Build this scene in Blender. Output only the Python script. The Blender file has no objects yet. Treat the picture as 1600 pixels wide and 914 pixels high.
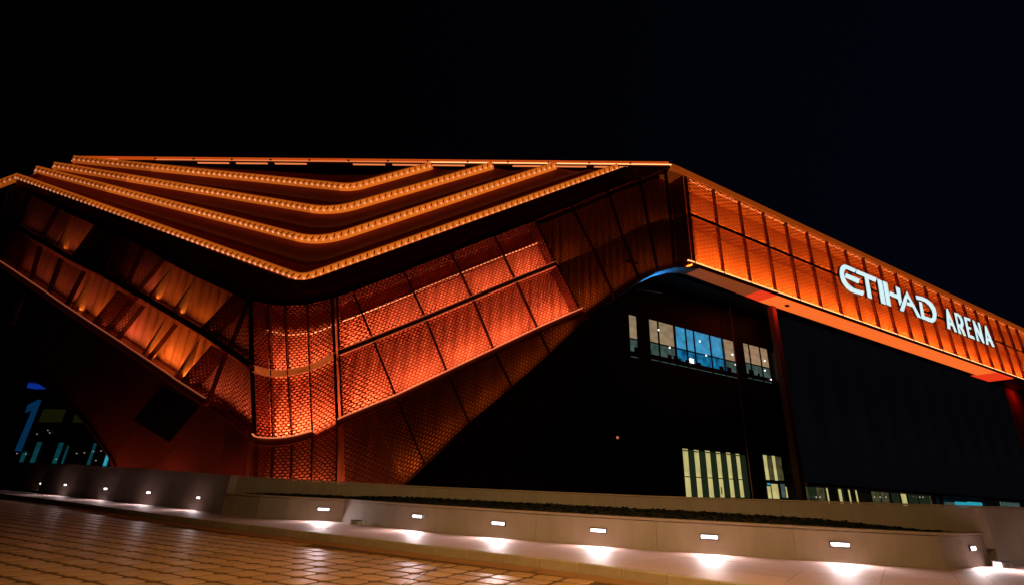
import bpy, bmesh, math, random
import numpy as np
from math import sin, cos, tan, radians, degrees, atan2, pi, sqrt, floor, ceil
random.seed(7)
C = bpy.context.scene
COL = C.collection

# ------------------------------------------------------------------ camera
EYE = np.array([0.0, 0.0, 1.6])
PITCH, ROLL, FPX = radians(21.8), radians(2.6), 780.0
_R0 = np.array([1.0, 0, 0]); FW = np.array([0, cos(PITCH), sin(PITCH)]); _U0 = np.array([0, -sin(PITCH), cos(PITCH)])
RT = _R0 * cos(ROLL) + _U0 * sin(ROLL)
UP = _U0 * cos(ROLL) - _R0 * sin(ROLL)
cam_data = bpy.data.cameras.new('camera')
cam = bpy.data.objects.new('camera', cam_data); COL.objects.link(cam)
cam_data.sensor_width = 36.0
cam_data.lens = 36.0 * FPX / 1600.0
cam_data.clip_start = 0.05; cam_data.clip_end = 3000.0
from mathutils import Matrix, Vector
cam.matrix_world = Matrix(((RT[0], UP[0], -FW[0], EYE[0]), (RT[1], UP[1], -FW[1], EYE[1]),
                           (RT[2], UP[2], -FW[2], EYE[2]), (0, 0, 0, 1)))
C.camera = cam

# ------------------------------------------------------------------ night sky
world = bpy.data.worlds.new('World'); C.world = world; world.use_nodes = True
wn = world.node_tree.nodes; wl = world.node_tree.links
bg = wn['Background']
tc = wn.new('ShaderNodeTexCoord'); sep = wn.new('ShaderNodeSeparateXYZ')
wl.new(tc.outputs['Generated'], sep.inputs[0])
mr = wn.new('ShaderNodeMapRange'); mr.inputs['From Min'].default_value = -0.35; mr.inputs['From Max'].default_value = 0.9
mr.interpolation_type = 'SMOOTHSTEP'
wl.new(sep.outputs['X'], mr.inputs['Value'])
ramp = wn.new('ShaderNodeMix'); ramp.data_type = 'RGBA'
ramp.inputs[6].default_value = (0.0003, 0.0003, 0.0007, 1); ramp.inputs[7].default_value = (0.0009, 0.0014, 0.0038, 1)
wl.new(mr.outputs[0], ramp.inputs[0]); wl.new(ramp.outputs[2], bg.inputs['Color'])
bg.inputs['Strength'].default_value = 1.0

# ------------------------------------------------------------------ exposure and render switches
C.view_settings.view_transform = 'Standard'; C.view_settings.look = 'None'
C.view_settings.exposure = 0.0; C.view_settings.gamma = 1.0
C.render.engine = 'CYCLES'
C.cycles.use_denoising = True
C.cycles.use_light_tree = True
C.cycles.max_bounces = 6; C.cycles.diffuse_bounces = 3; C.cycles.glossy_bounces = 3
C.cycles.transparent_max_bounces = 12
C.cycles.sample_clamp_indirect = 4.0
C.cycles.caustics_reflective = False; C.cycles.caustics_refractive = False

# ------------------------------------------------------------------ sight lines -> points on true surfaces
def ray(px, py):
    d = RT * (px - 800.0) + UP * (457.0 - py) + FW * FPX
    return d / np.linalg.norm(d)
def on_plane(px, py, p0, n):
    d = ray(px, py); return EYE + d * (np.dot(np.asarray(p0) - EYE, n) / np.dot(d, n))
def on_z(px, py, z=0.0):
    d = ray(px, py); return EYE + d * ((z - EYE[2]) / d[2])

# ------------------------------------------------------------------ materials
def mat(name, col, rough=0.5, metal=0.0, emit=None, strength=1.0, vary=0.25, scale=3.0, bump=0.0, bscale=20.0, spec=0.5, alpha_mesh=None, rnd=0.0, evary=0.0, estretch=(1, 1, 1), stretch=None, glow=None):
    m = bpy.data.materials.new(name); m.use_nodes = True
    N = m.node_tree.nodes; L = m.node_tree.links
    b = N['Principled BSDF']
    b.inputs['Roughness'].default_value = rough; b.inputs['Metallic'].default_value = metal
    b.inputs['Specular IOR Level'].default_value = spec
    t = N.new('ShaderNodeTexCoord')
    nz = N.new('ShaderNodeTexNoise'); nz.inputs['Scale'].default_value = scale; nz.inputs['Detail'].default_value = 6
    nz.inputs['Roughness'].default_value = 0.65
    if stretch:
        ms = N.new('ShaderNodeMapping'); ms.inputs['Scale'].default_value = stretch
        L.new(t.outputs['Object'], ms.inputs['Vector']); L.new(ms.outputs[0], nz.inputs['Vector'])
    else: L.new(t.outputs['Object'], nz.inputs['Vector'])
    mx = N.new('ShaderNodeMix'); mx.data_type = 'RGBA'
    lo = tuple(max(0, c * (1 - vary)) for c in col); hi = tuple(min(1, c * (1 + vary)) for c in col)
    mx.inputs[6].default_value = (*lo, 1); mx.inputs[7].default_value = (*hi, 1)
    L.new(nz.outputs['Fac'], mx.inputs[0])
    out = mx.outputs[2]
    if rnd > 0:
        oi = N.new('ShaderNodeObjectInfo'); mr_ = N.new('ShaderNodeMapRange')
        mr_.inputs['To Min'].default_value = 1 - rnd; mr_.inputs['To Max'].default_value = 1 + rnd
        L.new(oi.outputs['Random'], mr_.inputs['Value'])
        hs = N.new('ShaderNodeHueSaturation'); L.new(mr_.outputs[0], hs.inputs['Value']); L.new(out, hs.inputs['Color'])
        out = hs.outputs['Color']
    L.new(out, b.inputs['Base Color'])
    if bump > 0:
        n2 = N.new('ShaderNodeTexNoise'); n2.inputs['Scale'].default_value = bscale; n2.inputs['Detail'].default_value = 4
        L.new(t.outputs['Object'], n2.inputs['Vector'])
        bp = N.new('ShaderNodeBump'); bp.inputs['Strength'].default_value = bump; bp.inputs['Distance'].default_value = 0.05
        L.new(n2.outputs['Fac'], bp.inputs['Height']); L.new(bp.outputs['Normal'], b.inputs['Normal'])
    if emit is not None:
        b.inputs['Emission Color'].default_value = (*emit, 1); b.inputs['Emission Strength'].default_value = strength
        if evary > 0:
            mp = N.new('ShaderNodeMapping'); mp.inputs['Scale'].default_value = estretch; L.new(t.outputs['Object'], mp.inputs['Vector'])
            n3 = N.new('ShaderNodeTexNoise'); n3.inputs['Scale'].default_value = 1.0; n3.inputs['Detail'].default_value = 3; L.new(mp.outputs[0], n3.inputs['Vector'])
            m3 = N.new('ShaderNodeMapRange'); m3.inputs['From Min'].default_value = .3; m3.inputs['From Max'].default_value = .7
            m3.inputs['To Min'].default_value = strength * (1 - evary); m3.inputs['To Max'].default_value = strength * (1 + evary)
            L.new(n3.outputs['Fac'], m3.inputs['Value']); L.new(m3.outputs[0], b.inputs['Emission Strength'])
    if alpha_mesh:
        pu, pv, au, av = alpha_mesh
        def M(op, a, c=None, d=None):
            n = N.new('ShaderNodeMath'); n.operation = op
            for k, v in enumerate((a, c, d)):
                if v is None: continue
                if isinstance(v, (int, float)): n.inputs[k].default_value = v
                else: L.new(v, n.inputs[k])
            return n.outputs[0]
        uv = N.new('ShaderNodeUVMap'); s = N.new('ShaderNodeSeparateXYZ'); L.new(uv.outputs[0], s.inputs[0])
        v = M('DIVIDE', s.outputs['Y'], pv); row = M('FLOOR', v)
        u = M('ADD', M('DIVIDE', s.outputs['X'], pu), M('MULTIPLY', M('MODULO', row, 2.0), 0.5))
        fu = M('ABSOLUTE', M('SUBTRACT', M('FRACT', u), 0.5)); fv = M('ABSOLUTE', M('SUBTRACT', M('FRACT', v), 0.5))
        du = M('POWER', M('DIVIDE', fu, au), 1.6); dv = M('POWER', M('DIVIDE', fv, av), 1.6)
        solid = M('GREATER_THAN', M('ADD', du, dv), 1.0)
        if glow:      # slanted strands of the expanded metal pass some of the light inside on to the front
            tr = N.new('ShaderNodeBsdfTranslucent'); tr.inputs['Color'].default_value = (*glow, 1)
            ad = N.new('ShaderNodeAddShader'); tp = N.new('ShaderNodeBsdfTransparent'); mxs = N.new('ShaderNodeMixShader')
            L.new(b.outputs[0], ad.inputs[0]); L.new(tr.outputs[0], ad.inputs[1])
            L.new(solid, mxs.inputs[0]); L.new(tp.outputs[0], mxs.inputs[1]); L.new(ad.outputs[0], mxs.inputs[2])
            L.new(mxs.outputs[0], N['Material Output'].inputs['Surface'])
        else: L.new(solid, b.inputs['Alpha'])
    return m

M = {}
M['mesh'] = mat('expanded_copper_mesh', (0.22, 0.06, 0.03), 0.45, 0.35, vary=0.3, scale=0.4, alpha_mesh=(0.46, 0.25, 0.39, 0.36), rnd=0.12, glow=(0.034, 0.004, 0.002))
M['mesh_band'] = mat('expanded_copper_mesh_upper', (0.26, 0.085, 0.03), 0.45, 0.35, vary=0.3, scale=0.4, alpha_mesh=(1.5, 0.30, 0.49, 0.33), rnd=0.1, glow=(0.06, 0.010, 0.002))
M['frame'] = mat('bronze_frame', (0.14, 0.04, 0.022), 0.42, 0.5, vary=0.3, scale=1.5)
M['beam'] = mat('copper_beam', (0.30, 0.09, 0.04), 0.4, 0.4, vary=0.3, scale=0.8)
M['fin'] = mat('pale_copper_fin', (0.72, 0.42, 0.24), 0.45, 0.0, vary=0.2, scale=0.6)
M['trim'] = mat('bright_copper_trim', (0.55, 0.2, 0.09), 0.35, 0.3, vary=0.2, scale=1.0)
M['backwall'] = mat('copper_inner_cladding', (0.60, 0.25, 0.12), 0.5, 0.1, vary=0.55, scale=1.0, stretch=(1.3, 1.3, .12))
M['bandwall'] = mat('copper_band_lining', (0.62, 0.27, 0.13), 0.55, 0.1, vary=0.22, scale=0.8, stretch=(1.0, 1.0, .3))
M['soffit'] = mat('copper_soffit', (0.3, 0.12, 0.06), 0.5, 0.2, vary=0.25, scale=0.5)
M['tier'] = mat('maroon_roof_skin', (0.46, 0.075, 0.03), 0.6, 0.0, vary=0.3, scale=0.25)
M['dark'] = mat('dark_cladding', (0.22, 0.06, 0.035), 0.6, 0.0, vary=0.4, scale=0.3)
M['maroonblack'] = mat('maroon_black_cladding', (0.022, 0.008, 0.007), 0.6, vary=0.4, scale=0.3)
M['black'] = mat('black_cladding', (0.008, 0.007, 0.007), 0.55, 0.0, vary=0.4, scale=0.3)
M['blackglass'] = mat('dark_glass', (0.012, 0.013, 0.015), 0.12, 0.0, vary=0.3, scale=0.4)
M['screen'] = mat('dark_screen_glass', (0.0015, 0.0015, 0.002), 0.45, 0.0, emit=(0.0016, 0.0017, 0.0025), strength=1.0, evary=.3, estretch=(.25, .25, .06), vary=0.35, scale=0.25, spec=0.0, rnd=0.2)  # navy tone of the dark glass put in as faint glow
M['greenglass'] = mat('dark_green_glass', (0.02, 0.03, 0.02), 0.15, emit=(0.010, 0.016, 0.007), strength=1.0, vary=0.3)
M['column'] = mat('rust_column', (0.30, 0.07, 0.035), 0.6, 0.1, vary=0.3, scale=0.5)
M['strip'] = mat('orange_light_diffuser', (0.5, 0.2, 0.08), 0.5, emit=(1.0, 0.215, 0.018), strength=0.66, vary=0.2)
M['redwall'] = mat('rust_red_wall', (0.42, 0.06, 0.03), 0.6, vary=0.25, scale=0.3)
M['strip_mid'] = mat('orange_diffuser_vignette_mid', (0.5, 0.2, 0.08), 0.5, emit=(1.0, 0.21, 0.018), strength=0.44, vary=0.2)  # dimmer glow put in for lens vignetting towards the left
M['strip_dim'] = mat('orange_diffuser_vignette_dim', (0.5, 0.2, 0.08), 0.5, emit=(1.0, 0.20, 0.016), strength=0.26, vary=0.2)  # strongest step of the vignetting, at the left end
M['led_dim'] = mat('led_cup_dim', (0.8, 0.6, 0.5), 0.5, emit=(1.0, 0.40, 0.20), strength=0.6)  # cups dimmed for the same vignetting
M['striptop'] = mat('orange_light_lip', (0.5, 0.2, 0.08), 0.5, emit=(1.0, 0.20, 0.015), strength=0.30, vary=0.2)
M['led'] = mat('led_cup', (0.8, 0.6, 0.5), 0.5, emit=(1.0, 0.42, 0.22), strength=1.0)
M['ledline'] = mat('beam_led_line', (0.7, 0.4, 0.3), 0.5, emit=(1.0, 0.26, 0.10), strength=0.75)
M['ledline_dim'] = mat('beam_led_line_dim', (0.5, 0.25, 0.18), 0.5, emit=(1.0, 0.22, 0.09), strength=0.22)
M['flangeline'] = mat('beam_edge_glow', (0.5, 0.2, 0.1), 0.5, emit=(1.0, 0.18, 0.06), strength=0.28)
M['glowbeam'] = mat('glow_beam', (0.22, 0.05, 0.015), 0.5, emit=(0.46, 0.075, 0.010), strength=0.72, vary=0.25, evary=.3, estretch=(.6, .6, .6))  # lit tone of the corner beam put in as glow
M['archsoffit'] = mat('pale_arch_soffit', (0.5, 0.5, 0.5), 0.5, vary=0.15)
M['ledrail'] = mat('warm_led_tube', (0.8, 0.6, 0.5), 0.5, emit=(1.0, 0.42, 0.16), strength=2.0)
M['ledrail_dim'] = mat('dim_led_tube', (0.8, 0.6, 0.5), 0.5, emit=(1.0, 0.26, 0.08), strength=0.85)
M['rib'] = mat('strip_cell_rib', (0.55, 0.16, 0.05), 0.5, vary=0.2)
M['fascia'] = mat('glow_fascia', (0.3, 0.1, 0.04), 0.5, emit=(0.62, 0.075, 0.006), strength=0.8, vary=0.2)  # orange light on the roof beam put in as glow
M['fasciaband'] = mat('glow_band_fascia', (0.3, 0.1, 0.04), 0.5, emit=(0.55, 0.085, 0.006), strength=0.42, vary=0.2)  # orange light on the plain band cap put in as glow
M['softorange'] = mat('soffit_glow_orange', (0.6, 0.3, 0.15), 0.5, emit=(1.0, 0.165, 0.025), strength=0.95, vary=0.15, scale=0.3)  # orange lamp light on the soffit put in as glow
M['softred'] = mat('soffit_glow_red', (0.5, 0.1, 0.05), 0.5, emit=(1.0, 0.05, 0.012), strength=0.8, vary=0.15, scale=0.3)  # red light near the columns put into the soffit as glow
M['softbrown'] = mat('soffit_glow_dim', (0.4, 0.16, 0.08), 0.5, emit=(0.30, 0.055, 0.012), strength=0.7, vary=0.3, scale=0.3)  # dull orange light on this soffit stretch put in as glow
M['letter'] = mat('white_letter_face', (0.8, 0.85, 0.85), 0.4, emit=(0.72, 0.95, 1.0), strength=0.95, vary=0.05)
M['letterside'] = mat('dark_letter_return', (0.02, 0.022, 0.03), 0.5, vary=0.2)
M['blue1'] = mat('blue_number_face', (0.1, 0.2, 0.5), 0.4, emit=(0.002, 0.036, 0.11), strength=0.55)
M['yellowpane'] = mat('lit_yellow_pane', (0.6, 0.55, 0.3), 0.4, emit=(0.60, 0.52, 0.20), strength=0.85, evary=.28, estretch=(1, 1, .5), vary=0.12, scale=0.6)
M['yellowdim'] = mat('dim_yellow_pane', (0.3, 0.28, 0.15), 0.4, emit=(0.06, 0.056, 0.024), strength=0.8, evary=.7, vary=0.3, scale=1.0)
M['beige'] = mat('lit_beige_curtain', (0.5, 0.42, 0.3), 0.7, emit=(0.33, 0.235, 0.135), strength=0.8, vary=0.3, evary=0.3, estretch=(.7, .7, 1.2))
M['bluewall'] = mat('blue_lit_curtain', (0.2, 0.4, 0.6), 0.7, emit=(0.04, 0.29, 0.52), strength=0.9, vary=0.3, evary=0.35, estretch=(.7, .7, 1.0))
M['tealpane'] = mat('teal_glass_parapet', (0.05, 0.1, 0.1), 0.15, emit=(0.045, 0.075, 0.066), strength=1.0, evary=.5, vary=0.2)
M['bluepane'] = mat('blue_glass_parapet', (0.05, 0.1, 0.2), 0.15, emit=(0.008, 0.17, 0.36), strength=0.8, evary=.7, vary=0.2)
M['tealglow'] = mat('teal_mullion_light', (0.05, 0.15, 0.15), 0.4, emit=(0.003, 0.05, 0.06), strength=0.75, evary=.4, vary=0.2)
M['cyan'] = mat('cyan_light', (0.1, 0.4, 0.5), 0.4, emit=(0.02, 0.30, 0.40), strength=1.0)
M['spot'] = mat('small_downlight', (0.9, 0.9, 0.9), 0.4, emit=(1.0, 0.95, 0.85), strength=3.0)
M['cityspot'] = mat('faint_reflected_lamp', (0.6, 0.6, 0.55), 0.4, emit=(0.55, 0.5, 0.42), strength=.8)
M['redspot'] = mat('small_red_lamp', (0.5, 0.1, 0.1), 0.4, emit=(0.75, 0.18, 0.12), strength=0.8)
M['concrete'] = mat('painted_concrete', (0.35, 0.30, 0.265), 0.8, vary=0.28, scale=1.2, bump=0.12, bscale=30, stretch=(1.5, 1.5, .5))
M['coping'] = mat('stone_coping', (0.38, 0.30, 0.25), 0.7, vary=0.2, scale=2.0, bump=0.12, bscale=25)
M['slab'] = mat('pink_granite_slab', (0.46, 0.30, 0.26), 0.62, spec=0.35, vary=0.22, scale=6.0, bump=0.08, bscale=40, rnd=0.07)
M['kerb'] = mat('kerb_stone', (0.36, 0.29, 0.19), 0.6, vary=0.3, scale=3.0, bump=0.15, bscale=20, rnd=0.08)
M['paver'] = mat('stamped_paver', (0.42, 0.25, 0.115), 0.46, spec=0.35, vary=0.38, scale=2.5, bump=0.10, bscale=9, rnd=0.14)
M['grout'] = mat('paver_bedding', (0.11, 0.055, 0.02), 0.8, vary=0.3, scale=2.0)
M['border'] = mat('smooth_paving_border', (0.30, 0.15, 0.055), 0.5, vary=0.25, scale=2.0, bump=0.05, bscale=15)
M['plants'] = mat('ground_cover_leaf', (0.012, 0.018, 0.008), 0.8, spec=0.2, vary=0.6, scale=5.0)
M['soil'] = mat('planter_soil', (0.03, 0.022, 0.016), 0.95, vary=0.4, scale=4.0)
M['lens'] = mat('white_lens', (0.9, 0.85, 0.85), 0.4, emit=(1.0, 0.86, 0.88), strength=3.0)
M['steel'] = mat('dark_steel', (0.05, 0.05, 0.055), 0.4, 0.6, vary=0.3)
M['white_metal'] = mat('pale_box_metal', (0.5, 0.46, 0.42), 0.5, 0.1, vary=0.2)
M['lamp_head'] = mat('lamp_glass', (0.9, 0.8, 0.6), 0.4, emit=(1.0, 0.62, 0.28), strength=8.0)

# ------------------------------------------------------------------ object helpers
WLOC = {}
def root(name, label, cat, loc, group=None, kind=None):
    o = bpy.data.objects.new(name, None); COL.objects.link(o); o.location = loc
    o.empty_display_size = 0.5
    if label: o['label'] = label
    if cat: o['category'] = cat
    if group: o['group'] = group
    if kind: o['kind'] = kind
    WLOC[o] = np.array(loc, float); return o

class MB:
    def __init__(s): s.v = []; s.f = []; s.uv = []
    def add(s, vs, fs, uvs=None):
        b = len(s.v); s.v += [tuple(map(float, x)) for x in vs]
        for k, f in enumerate(fs):
            s.f.append(tuple(b + i for i in f)); s.uv.append(None if uvs is None else [uvs[i] for i in f])
    def hexa(s, p):          # p: 4 base corners then 4 top corners
        s.add(p, [(0, 3, 2, 1), (4, 5, 6, 7), (0, 1, 5, 4), (1, 2, 6, 5), (2, 3, 7, 6), (3, 0, 4, 7)])
    def box(s, c, sx, sy, sz, X=(1, 0, 0), Y=(0, 1, 0), Z=(0, 0, 1)):
        c = np.asarray(c, float); X, Y, Z = (np.asarray(a, float) for a in (X, Y, Z))
        P = [c + X * a * sx / 2 + Y * b * sy / 2 + Z * d * sz / 2 for d in (-1, 1) for a, b in ((-1, -1), (1, -1), (1, 1), (-1, 1))]
        s.hexa(P)
    def rings(s, rings, closed=True, caps=True):
        n = len(rings[0]); vs = [p for r in rings for p in r]; fs = []
        for i in range(len(rings) - 1):
            for j in range(n if closed else n - 1):
                a = i * n + j; b = i * n + (j + 1) % n
                fs.append((a, b, b + n, a + n))
        if caps and closed:
            fs.append(tuple(range(n - 1, -1, -1))); fs.append(tuple((len(rings) - 1) * n + j for j in range(n)))
        s.add(vs, fs)
    def build(s, name, m, parent=None, kind=None, smooth=False, label=None, fix=True):
        V = np.array(s.v); c = (V.min(0) + V.max(0)) / 2
        me = bpy.data.meshes.new(name); me.from_pydata([tuple(x) for x in (V - c)], [], s.f)
        if any(u is not None for u in s.uv):
            lay = me.uv_layers.new(name='UVMap'); i = 0
            for u in s.uv:
                for k in range(len(u) if u else 0):
                    lay.data[i + k].uv = u[k]
                i += len(u)
        if fix:
            bm = bmesh.new(); bm.from_mesh(me); bmesh.ops.recalc_face_normals(bm, faces=bm.faces); bm.to_mesh(me); bm.free()
        me.materials.append(M[m])
        if smooth: me.shade_smooth()
        o = bpy.data.objects.new(name, me); COL.objects.link(o)
        if parent is not None:
            o.parent = parent; o.location = c - WLOC[parent]
        else: o.location = c
        WLOC[o] = c
        if kind: o['kind'] = kind
        if label: o['label'] = label
        return o
def tag(o, label, cat, group=None):
    o['label'] = label; o['category'] = cat
    if group: o['group'] = group
    return o
def area_light(name, loc, X, aim, sx, sy, power, col, parent=None, spread=160):
    d = bpy.data.lights.new(name, 'AREA'); d.shape = 'RECTANGLE'; d.size = sx; d.size_y = sy; d.energy = power; d.color = col
    d.spread = radians(spread)
    o = bpy.data.objects.new(name, d); COL.objects.link(o)
    z = -Vector(aim).normalized(); x = Vector(X); x = (x - z * x.dot(z)).normalized(); y = z.cross(x)
    loc = Vector([float(a) for a in loc])
    R3 = Matrix((x, y, z)).transposed()
    if parent is not None: o.parent = parent; loc = loc - Vector(WLOC[parent])
    o.matrix_local = Matrix.Translation(loc) @ R3.to_4x4()
    return o
def unit(v): v = np.asarray(v, float); return v / np.linalg.norm(v)

# ------------------------------------------------------------------ the arena's outer wall line (plan), walked left to right
K = 1.4
def sc(p): p = np.asarray(p, float); return EYE + K * (p - EYE)
RC = sc((15.095, 40.52, 32.0))
ur = unit((0.974, 0.2255)); ul = np.array([cos(radians(14)), -sin(radians(14))]); ub = np.array([sin(radians(60.9)), cos(radians(60.9))])
PRr = sc((-12.1, 34.23, 0))[:2]
TL = 3.2 * K
VC = PRr - ur * TL
PLl = VC - ul * TL
def turn(a, b): return abs(atan2(a[0] * b[1] - a[1] * b[0], a @ b))
aC = turn(ul, ur); rC = TL / tan(aC / 2); LC = rC * aC
aR = turn(ur, ub); TR = 1.8 * K; rR = TR / tan(aR / 2); LR = rR * aR
RS = RC[:2] - ur * TR
SR0 = LC + np.linalg.norm(RS - PRr); SR1 = SR0 + LR
RE = RC[:2] + ub * TR
def rot(v, a): return np.array([v[0] * cos(a) - v[1] * sin(a), v[0] * sin(a) + v[1] * cos(a)])
def wall_frame(s):
    if s < 0: return PLl + ul * s, ul
    if s < LC:
        a = s / rC; cen = PLl + np.array([-ul[1], ul[0]]) * rC
        return cen + rot(np.array([ul[1], -ul[0]]) * rC, a), rot(ul, a)
    if s < SR0: return PRr + ur * (s - LC), ur
    if s < SR1:
        a = (s - SR0) / rR; cen = RS + np.array([-ur[1], ur[0]]) * rR
        return cen + rot(np.array([ur[1], -ur[0]]) * rR, a), rot(ur, a)
    return RE + ub * (s - SR1), ub
def W(s, z, off=0.0):
    p, d = wall_frame(s); n = np.array([d[1], -d[0]])
    q = p + n * off; return np.array([q[0], q[1], z])
def at(px, py, off=0.0):
    d = ray(px, py); az = atan2(d[0], d[1]); lo, hi = -62.0, 190.0
    for _ in range(50):
        m = (lo + hi) / 2; q = W(m, 0, off)
        if atan2(q[0], q[1]) < az: lo = m
        else: hi = m
    q = W(lo, 0, off); r = sqrt(q[0] ** 2 + q[1] ** 2)
    return np.array([lo, EYE[2] + d[2] / sqrt(d[0] ** 2 + d[1] ** 2) * r])
def curved(s0, s1): return not (max(s0, s1) <= 0 or (min(s0, s1) >= LC and max(s0, s1) <= SR0) or min(s0, s1) >= SR1)
def resample(poly, step=1.0):
    out = [np.asarray(poly[0], float)]
    for a, b in zip(poly[:-1], poly[1:]):
        a, b = np.asarray(a, float), np.asarray(b, float)
        n = max(1, int(ceil(np.linalg.norm(b - a) / step))) if curved(a[0], b[0]) else 1
        out += [a + (b - a) * k / n for k in range(1, n + 1)]
    return out
def bar(poly, w, o0, o1, mb=None):
    """rectangular bar that follows a polyline drawn on the wall; w across it, from depth o0 to o1"""
    mb = mb or MB(); P = resample(poly); rings = []
    for i, p in enumerate(P):
        a = P[max(0, i - 1)]; b = P[min(len(P) - 1, i + 1)]; t = unit(b - a); n = np.array([-t[1], t[0]]) * w / 2
        rings.append([W(*(p + n), o1), W(*(p - n), o1), W(*(p - n), o0), W(*(p + n), o0)])
    mb.rings(rings); return mb
def sheet(q, off, n=None, mb=None, gap=0.0, thick=0.05):
    """thin panel between top-left, top-right, bottom-right, bottom-left given on the wall"""
    mb = mb or MB(); tl, tr, br, bl = (np.asarray(a, float) for a in q)
    if gap:
        c = (tl + tr + br + bl) / 4
        def ins(p): 
            d = c - p; return p + d / np.linalg.norm(d) * gap * 1.4
        tl, tr, br, bl = ins(tl), ins(tr), ins(br), ins(bl)
    n = n or (max(2, int(abs(tr[0] - tl[0]) / 0.8)) if curved(min(tl[0], bl[0]), max(tr[0], br[0])) else 1)
    wd = (np.linalg.norm(tr - tl) + np.linalg.norm(br - bl)) / 2; ht = (np.linalg.norm(tl - bl) + np.linalg.norm(tr - br)) / 2
    V = []; U = []
    for o in (off, off - thick):
        for k in range(n + 1):
            f = k / n; T_ = tl + (tr - tl) * f; B_ = bl + (br - bl) * f
            V += [W(*T_, o), W(*B_, o)]; U += [(f * wd, ht), (f * wd, 0)]
    F = []
    for k in range(n): F.append((2 * k, 2 * k + 1, 2 * k + 3, 2 * k + 2))
    b = 2 * (n + 1)
    for k in range(n):
        F.append((2 * k, 2 * k + 2, b + 2 * k + 2, b + 2 * k)); F.append((2 * k + 1, b + 2 * k + 1, b + 2 * k + 3, 2 * k + 3))
    F.append((0, b, b + 1, 1)); F.append((2 * n, 2 * n + 1, b + 2 * n + 1, b + 2 * n))
    mb.add(V, F, U); return mb

# ================================================================== GROUND
plaza = root('plaza', None, None, (0, 0, -0.25), kind='structure')
g = MB(); g.add([(-900, -900, -0.246), (900, -900, -0.246), (900, 1500, -0.246), (-900, 1500, -0.246)], [(0, 1, 2, 3)])
g.build('ground', 'grout', None, kind='structure')

CT_PX = [(15, 772), (100, 782), (226, 800), (400, 821), (536, 836), (652, 850), (800, 866), (921, 880), (1016, 893), (1084, 902), (1152, 911)]
KERB = [np.array([-62.0, 54.0]), np.array([-46.0, 45.5])] + [on_z(*p)[:2] for p in CT_PX] + [np.array([8.2, 9.9]), np.array([12.0, 7.0]), np.array([20.0, 1.5]), np.array([30.0, -4.0])]
PB_PX = [(171, 782), (240, 789), (302, 796), (345, 803), (400, 808), (445, 811), (533, 815), (652, 829), (800, 842), (1001, 858), (1200, 871), (1350, 881), (1479, 888)]
WALLB = [on_z(*p)[:2] for p in PB_PX]                    # foot of the walls on the pavement
SIDE = [np.array([-64.0, 60.0]), np.array([-37.5, 43.6])] + WALLB + [on_z(1552, 883)[:2], np.array([24.0, 20.2]), np.array([40.0, 22.0])]
def along(poly, step):
    out = []; acc = 0.0; d = [0.0]
    for a, b in zip(poly[:-1], poly[1:]): d.append(d[-1] + np.linalg.norm(b - a))
    n = int(d[-1] / step)
    for k in range(n + 1):
        t = k * d[-1] / n
        i = min(len(poly) - 2, int(np.searchsorted(d, t, side='right')) - 1)
        f = (t - d[i]) / (d[i + 1] - d[i]); out.append(poly[i] + (poly[i + 1] - poly[i]) * f)
    return out
def smooth_poly(poly, n=2):
    P = [np.asarray(p) for p in poly]
    for _ in range(n):
        Q = [P[0]]
        for a, b in zip(P[:-1], P[1:]): Q += [a * 0.75 + b * 0.25, a * 0.25 + b * 0.75]
        P = Q + [P[-1]]
    return P
KERB = smooth_poly(KERB, 2)
def near_t(poly, p):
    best = (1e9, None, None)
    for i, (a, b) in enumerate(zip(poly[:-1], poly[1:])):
        v = b - a; f = min(1, max(0, (p - a) @ v / (v @ v))); q = a + v * f; d = np.linalg.norm(p - q)
        if d < best[0]: best = (d, q, unit(v))
    return best
# kerb stones
kerb = root('kerb', None, None, (0, 14, -0.25), kind='structure')
kp = along(KERB, 1.15)
for a, b in zip(kp[:-1], kp[1:]):
    if np.linalg.norm(a) > 58 or a[0] > 14: continue
    t = unit(b - a); n = np.array([-t[1], t[0]]); a2 = a + t * 0.006; b2 = b - t * 0.006
    wd = 0.26; dz = random.uniform(-0.003, 0.003)
    prof = [(0.0, -0.26), (0.0, -0.025), (0.025, 0.004), (wd, 0.004), (wd, -0.26)]
    mb = MB(); mb.rings([[np.array([*(p + n * w), z + dz]) for w, z in prof] for p in (a2, b2)]); mb.build('kerb_stone', 'kerb', kerb)
# pavement slabs
walk = root('pavement', None, None, (0, 18, 0), kind='structure')
inner = [None] * 0
def kerb_in(p):
    d, q, t = near_t(KERB, p); n = np.array([-t[1], t[0]]); return q + n * 0.27
sp = along(SIDE, 1.9)
base = MB(); bv = []
for p in sp: bv.append((*kerb_in(p), -0.03)); bv.append((*(p), -0.03))
base.add(bv, [(2 * i, 2 * i + 2, 2 * i + 3, 2 * i + 1) for i in range(len(sp) - 1)])
base.build('bedding', 'grout', walk)
for a, b in zip(sp[:-1], sp[1:]):
    if np.linalg.norm(a) > 60 or a[0] > 30: continue
    ka, kb = kerb_in(a), kerb_in(b)
    wdt = np.linalg.norm(ka - a); rows = max(1, int(round(wdt / 1.6)))
    for r in range(rows):
        f0, f1 = r / rows, (r + 1) / rows
        q = [ka + (a - ka) * f0, kb + (b - kb) * f0, kb + (b - kb) * f1, ka + (a - ka) * f1]
        c = sum(q) / 4; q = [p + unit(c - p) * 0.006 for p in q]
        dz = random.uniform(-0.002, 0.002)
        mb = MB(); mb.hexa([(*p, -0.029) for p in q] + [(*p, dz) for p in q]); mb.build('paving_slab', 'slab', walk)

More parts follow.
